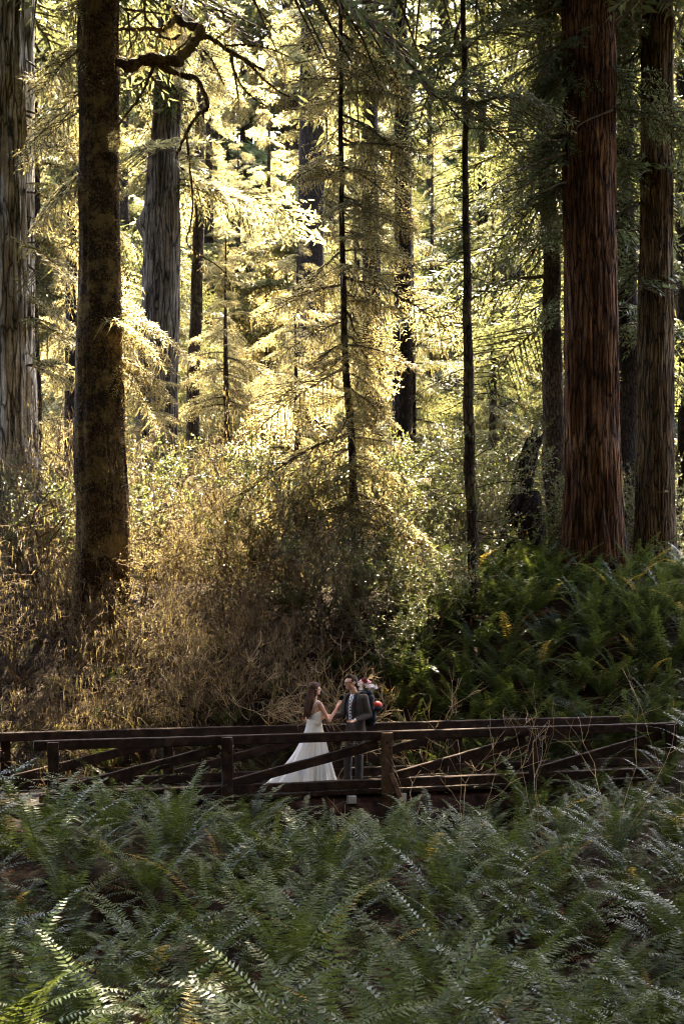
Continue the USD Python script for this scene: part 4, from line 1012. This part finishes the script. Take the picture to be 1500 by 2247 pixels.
tr = [[(V(.015, 0, .98) - r * .06, .10), (V(.015, 0, .98) + r * .06, .10), (hipL + V(0, 0, -.04), .10), (hipR + V(0, 0, -.04), .10)],
      [(hipL, .102), (kL, .075)], [(kL, .075), (aL + V(0, 0, -.01), .068)], [(hipR, .102), (kR, .075)], [(kR, .075), (aR + V(0, 0, -.01), .068)]]
tm = body(tr, 0.016, 5)
tm = (tm[0] + 0.016 * (meshkit.fbm(tm[0] * [8, 8, 11], 2, 18)[:, None] - 0.5) * unit(tm[0] * [1, 1, 0] + 1e-6), tm[1])
part(man, 'trousers', tm, 'suit_cloth', True)
for a in (aL, aR):
    part(man, 'shoe', body([[(V(a[0], a[1], .045) - f * .05, .042), (V(a[0], a[1], .035) + f * .12 , .036), (V(a[0], a[1], .028) + f * .19, .028)], [(V(a[0], a[1], .045) - f * .04, .04), (V(a[0], a[1], .09), .045)]], 0.012, 3), 'black_leather', True)
zs = np.linspace(1.50, 1.10, 9)
wd = lambda z: 0.008 + 0.052 * (z - 1.10) / 0.40
part(man, 'shirt', cling(jk, [(z, np.linspace(-wd(z), wd(z), 7)) for z in zs], V(.0, 0, 0), f, r, 0.005), 'white_shirt', True)
part(man, 'collar', body([[(V(0, 0, 1.545) + f * .045 - r * .04, .017), (V(0, 0, 1.50) + f * .085 - r * .01, .012)], [(V(0, 0, 1.545) + f * .045 + r * .04, .017), (V(0, 0, 1.50) + f * .085 + r * .01, .012)],
     [(V(0, 0, 1.55) + f * .03 - r * .045, .016), (V(0, 0, 1.555) - f * .05, .016)], [(V(0, 0, 1.55) + f * .03 + r * .045, .016), (V(0, 0, 1.555) - f * .05, .016)]], 0.010, 2), 'white_shirt', True)
zs = np.linspace(1.515, 1.08, 10)
part(man, 'tie', cling(jk, [(z, np.linspace(-1, 1, 4) * (.018 if z > 1.49 else .022 + .022 * (1.5 - z) / .4)) for z in zs], V(.0, 0, 0), f, r, 0.012), 'striped_tie', True)
for sd in (-1, 1):
    zz = np.linspace(1.50, 1.12, 8)
    part(man, 'lapel', cling(jk, [(z, sd * np.linspace(wd(z) - .004, wd(z) + .005 + .05 * math.sin(math.pi * min(1, (z - 1.1) / .4) * .8), 4)) for z in zz], V(0, 0, 0), f, r, 0.009), 'suit_cloth', True)
part(man, 'cuff', body([[(EL + (WL - EL) * .9, .034), (EL + (WL - EL) * .97, .034)]], 0.01, 1), 'white_shirt', True)

# flower on his lapel
bp = wall_hit(jk, V(0, 0, 1.385) - r * .10 + f * .7, -f)
bt = thing('boutonniere', 'dark red flower pinned to the lapel of the suit', 'flower', mo + bp + f * .02)
rng = np.random.default_rng(6)
def blossom(rng, c, R, n=9, up=V(0, 0, 1)):
    b = np.repeat(c[None], n * 2, 0) + rng.normal(0, R * .12, (2 * n, 3))
    a = np.linspace(0, 4 * np.pi, 2 * n)
    x = unit(np.cross(up, V(.3, .2, .9))); y = np.cross(up, x)
    d = unit(np.cos(a)[:, None] * x + np.sin(a)[:, None] * y + up * np.where(np.arange(2 * n) < n, .35, 1.1)[:, None] + rng.normal(0, .15, (2 * n, 3)))
    return leaves(b, d, unit(np.cross(d, up + .01)), R, R * .75, 0.2)
for k in range(3):
    part(bt, 'blossom', blossom(rng, rng.normal(0, .018, 3) + f * .01, .035, 8, f), 'maroon_petal')
part(bt, 'leaf_sprig', leaves(np.zeros((6, 3)), unit(rng.normal(0, 1, (6, 3)) + f), unit(np.cross(rng.normal(0, 1, (6, 3)), f)), .05, .016), 'shrub_leaf')

# his backpack with what is strapped to it
pk = thing('backpack', 'dark navy hiking backpack on the back of the suited person', 'backpack', mo)
bk = -f
pc = bk * .235 + V(.02, .0, 0)
part(pk, 'pack_body', body([[(pc + V(0, 0, 1.46) - r * .09, .075), (pc + V(0, 0, 1.46) + r * .09, .075), (pc + V(0, 0, 1.05) - r * .10, .09), (pc + V(0, 0, 1.05) + r * .10, .09)]], 0.02, 4), 'navy_nylon', True)
part(pk, 'lid', body([[(pc + V(0, 0, 1.55) - r * .08 + f * .02, .06), (pc + V(0, 0, 1.55) + r * .08 + f * .02, .06)]], 0.02, 2), 'navy_nylon', True)
part(pk, 'side_pocket', body([[(pc + V(0, 0, 1.25) - r * .17, .05), (pc + V(0, 0, 1.1) - r * .17, .055)]], 0.02, 2), 'navy_nylon', True)
for sd in (-1, 1):
    pts = []
    for z, o in ((1.18, .13), (1.28, .135), (1.38, .13), (1.46, .12)):
        h = wall_hit(jk, V(0, 0, z) + r * o * sd + f * .7, -f)
        pts.append(h + f * .012 if h is not None else V(0, 0, z) + r * o * sd + f * .1)
    pts += [V(0, 0, 1.555) + r * .11 * sd, pc + V(0, 0, 1.53) + r * .08 * sd + f * .08]
    s = spline(pts, 20)
    part(pk, 'shoulder_strap', tube(s, .021, 7), 'navy_nylon', True)
rl = thing('stuff_sack', 'round red and navy bundle strapped to the side of the backpack', 'bag', mo + V((828 - 779) / 128, -.05, (1725 - 1556) / 128))
part(rl, 'red_cover', body([[(V(-.01, 0, .035), .062), (V(.02, 0, .03), .058)]], 0.012, 2), 'red_nylon', True)
part(rl, 'navy_end', body([[(V(.0, -.01, -.03), .062), (V(.03, -.01, -.02), .05)]], 0.012, 2), 'navy_nylon', True)
part(rl, 'strap', tube([V(-.10, .02, .02), V(-.03, -.03, .04), V(.03, -.05, .03)], .008, 5), 'navy_nylon', True)
bq = thing('bouquet', 'bouquet of pink and white flowers sticking out of the backpack', 'bouquet', mo + pc + V(.0, .0, 1.58))
for k in range(13):
    c = V(rng.uniform(-.12, .15), rng.uniform(-.08, .08), rng.uniform(.04, .18))
    part(bq, 'blossom', blossom(rng, c, rng.uniform(.042, .06), 9, unit(c + V(0, -.12, 0))), ['white_petal', 'pink_petal', 'white_petal', 'pink_petal', 'maroon_petal'][k % 5])
part(bq, 'stems', segs(np.zeros((10, 3)), rng.uniform([-.1, -.07, .05], [.12, .07, .14], (10, 3)), .004, .003), 'shrub_leaf', kind='stuff')
b = rng.uniform([-.13, -.08, -.02], [.15, .08, .13], (40, 3)); d = unit(rng.normal(0, 1, (40, 3)))
part(bq, 'greenery', leaves(b, d, unit(np.cross(d, rng.normal(0, 1, (40, 3)))), .06, .02), 'shrub_leaf', kind='stuff')

# the woman
wo = stand(700, deck_y(700, 0.80))
wm = thing('person', 'person with long wavy brown hair wearing a white gown with a train on the bridge', 'person', wo)
f, r = unit(V(.78, .62, 0)), unit(V(.62, -.78, 0))
fh = unit(V(.93, .33, .12))
hc = V(-.075, -.02, 1.635)
hb, P = head_bones(hc, fh, .96)
SR, SL = V(.02, -.10, 1.375), V(-.19, .11, 1.375)
ER, EL = V(.165, -.09, 1.095), V(-.265, .20, 1.11)
WR, WL = V(.30, -.01, 1.30), V(-.10, .36, 1.13)
cx = V(-.085, .0, 0)
skel = hb + [[(hc + V(-.01, 0, -.05), .046), (cx + V(0, 0, 1.42), .05)], [(cx + V(0, 0, 1.40), .055), (SR, .042), (SL, .042)],
    [(cx + V(0, 0, 1.34) - r * .072, .068), (cx + V(0, 0, 1.34) + r * .072, .068), (cx + V(0, 0, 1.08) - r * .05, .068), (cx + V(0, 0, 1.08) + r * .05, .068)],
    [(cx + V(0, 0, 1.08), .075), (cx + V(0, 0, .92) - r * .05, .085), (cx + V(0, 0, .92) + r * .05, .085)],
    [(SR, .045), (ER, .034)], [(ER, .035), (WR, .023)], [(SL, .045), (EL, .034)], [(EL, .035), (WL, .023)],
    [(cx + V(0, 0, .92) - r * .07, .08), (cx - r * .07 + V(0, 0, .5), .05)], [(cx - r * .07 + V(0, 0, .5), .05), (cx - r * .07 + V(0, 0, .08), .035)],
    [(cx + V(0, 0, .92) + r * .07, .08), (cx + r * .07 + V(0, 0, .5), .05)], [(cx + r * .07 + V(0, 0, .5), .05), (cx + r * .07 + V(0, 0, .08), .035)],
    [(cx - r * .07 + V(0, 0, .06), .035), (cx - r * .07 + f * .14 + V(0, 0, .03), .026)], [(cx + r * .07 + V(0, 0, .06), .035), (cx + r * .07 + f * .14 + V(0, 0, .03), .026)]]
skel += hand_bones(WR, V(.45, .1, 1), V(-.8, -.6, .1), V(-.5, .7, .2), 0.12, .98)
skel += hand_bones(WL, V(.9, .3, .1), V(0, -.3, 1), V(.2, -.9, 0), 0.3, .98)
part(wm, 'body', body(skel, 0.014, 5), 'skin', True)
face_parts(wm, P)
# hair: cap and long loose waves down the back
rng = np.random.default_rng(9)
locks = [body([[(P(-.02, 0, .036), .094), (P(.02, 0, .045), .075)], [(P(-.05, 0, -.03), .075), (P(-.06, 0, -.10), .06)], [(P(-.01, .055, -.02), .038), (P(-.03, .05, -.1), .035)], [(P(-.01, -.055, -.02), .038), (P(-.03, -.05, -.1), .035)]], 0.014, 3)]
up = V(0, 0, 1); rr_ = unit(np.cross(fh, up))
for k in range(44):
    a = rng.uniform(-1, 1)
    st = P(-.06 + rng.normal(0, .015), a * .07, rng.uniform(-.02, .07))
    end = cx + V(-.01, -.0, rng.uniform(1.10, 1.22)) - f * (.115 + rng.uniform(0, .035)) + r * (a * .085) + V(-.02, 0, 0)
    m1 = V(*(cx[:2] * .5 + hc[:2] * .5), 1.42) - f * (.10 + rng.uniform(0, .03)) + r * (a * .085)
    ph = rng.uniform(0, 6.3)
    s = spline([st, m1, (m1 + end) / 2, end], 22)
    w = np.linspace(0, 1, 22)
    s = s + (np.sin(w * 17 + ph)[:, None] * r + np.cos(w * 15 + ph)[:, None] * f * .5) * (.014 * w)[:, None]
    locks.append(tube(s, .017 * np.sin(np.pi * (0.18 + .80 * w)) ** .7 + .002, 6))
part(wm, 'hair', cat(locks), 'brown_hair', True)
part(wm, 'hair_band', tube([P(-.03, .075, .075), P(-.02, .03, .118), P(-.02, -.03, .118), P(-.03, -.075, .075)], .006, 5), 'white_petal', True)
bod = body([[(cx + V(0, 0, 1.20) - r * .072 + f * .02, .088), (cx + V(0, 0, 1.20) + r * .072 + f * .02, .088), (cx + V(0, 0, 1.05) - r * .055, .088), (cx + V(0, 0, 1.05) + r * .055, .088)],
            [(cx + V(0, 0, 1.26) + f * .075 - r * .05, .05), (cx + V(0, 0, 1.26) + f * .075 + r * .05, .05), (cx + V(0, 0, 1.15) + f * .05, .07)]], 0.012, 3)
part(wm, 'bodice', bod, 'dress_cloth', True)
part(wm, 'waistband', body([[(cx + V(0, 0, 1.075) - r * .055, .094), (cx + V(0, 0, 1.075) + r * .055, .094), (cx + V(0, 0, 1.055) - r * .055, .096), (cx + V(0, 0, 1.055) + r * .055, .096)]], 0.014, 1), 'dress_cloth', True)
for S, sd in ((SR, 1), (SL, -1)):
    s = spline([cx + V(0, 0, 1.23) - f * .085 + r * .05 * sd, cx + V(0, 0, 1.33) - f * .082 + r * .075 * sd, cx + V(0, 0, 1.43) + r * .085 * sd, cx + V(0, 0, 1.33) + f * .09 + r * .07 * sd], 16)
    part(wm, 'shoulder_strap', tube(s, .013, 6), 'dress_cloth', True)
# skirt: rings from the waist down, folds growing, drawn out behind into a train
nt, nz = 160, 40
th = np.linspace(0, 2 * np.pi, nt, endpoint=False)
rows = []
for k in range(nz):
    u = k / (nz - 1)
    z = 1.07 * (1 - u) ** 1.0 + 0.012 * u
    rad = .13 + .26 * u ** 1.15
    dirs = np.stack([np.cos(th), np.sin(th), 0 * th], 1)
    back = np.clip(dirs @ unit(V(-.95, -.25, 0)), 0, 1)
    R = rad * (1 + 0 * th) + back ** 2.2 * (.46 * u ** 1.9)
    R = R * (1 - .25 * (np.abs(dirs @ unit(V(.2, -1, 0))) ** 2) * u)
    fold = .055 * u ** .9 * (.6 * np.sin(13 * th + 1.3 * np.sin(2 * th) + .5 * u) + .4 * np.sin(23 * th + 2.1 + u)) * (.5 + .5 * meshkit.noise(np.stack([np.cos(th) * 2, np.sin(th) * 2, 0 * th + u], 1), 4))
    R = R + fold * (R / .4)
    rows.append(cx + V(.012 * u, 0, z) + dirs * R[:, None])
v = np.array(rows).reshape(-1, 3)
i, j = np.meshgrid(np.arange(nz - 1), np.arange(nt), indexing='ij')
fq = np.stack([i * nt + j, (i + 1) * nt + j, (i + 1) * nt + (j + 1) % nt, i * nt + (j + 1) % nt], -1).reshape(-1, 4)
part(wm, 'skirt', (v, fq), 'dress_cloth', True)
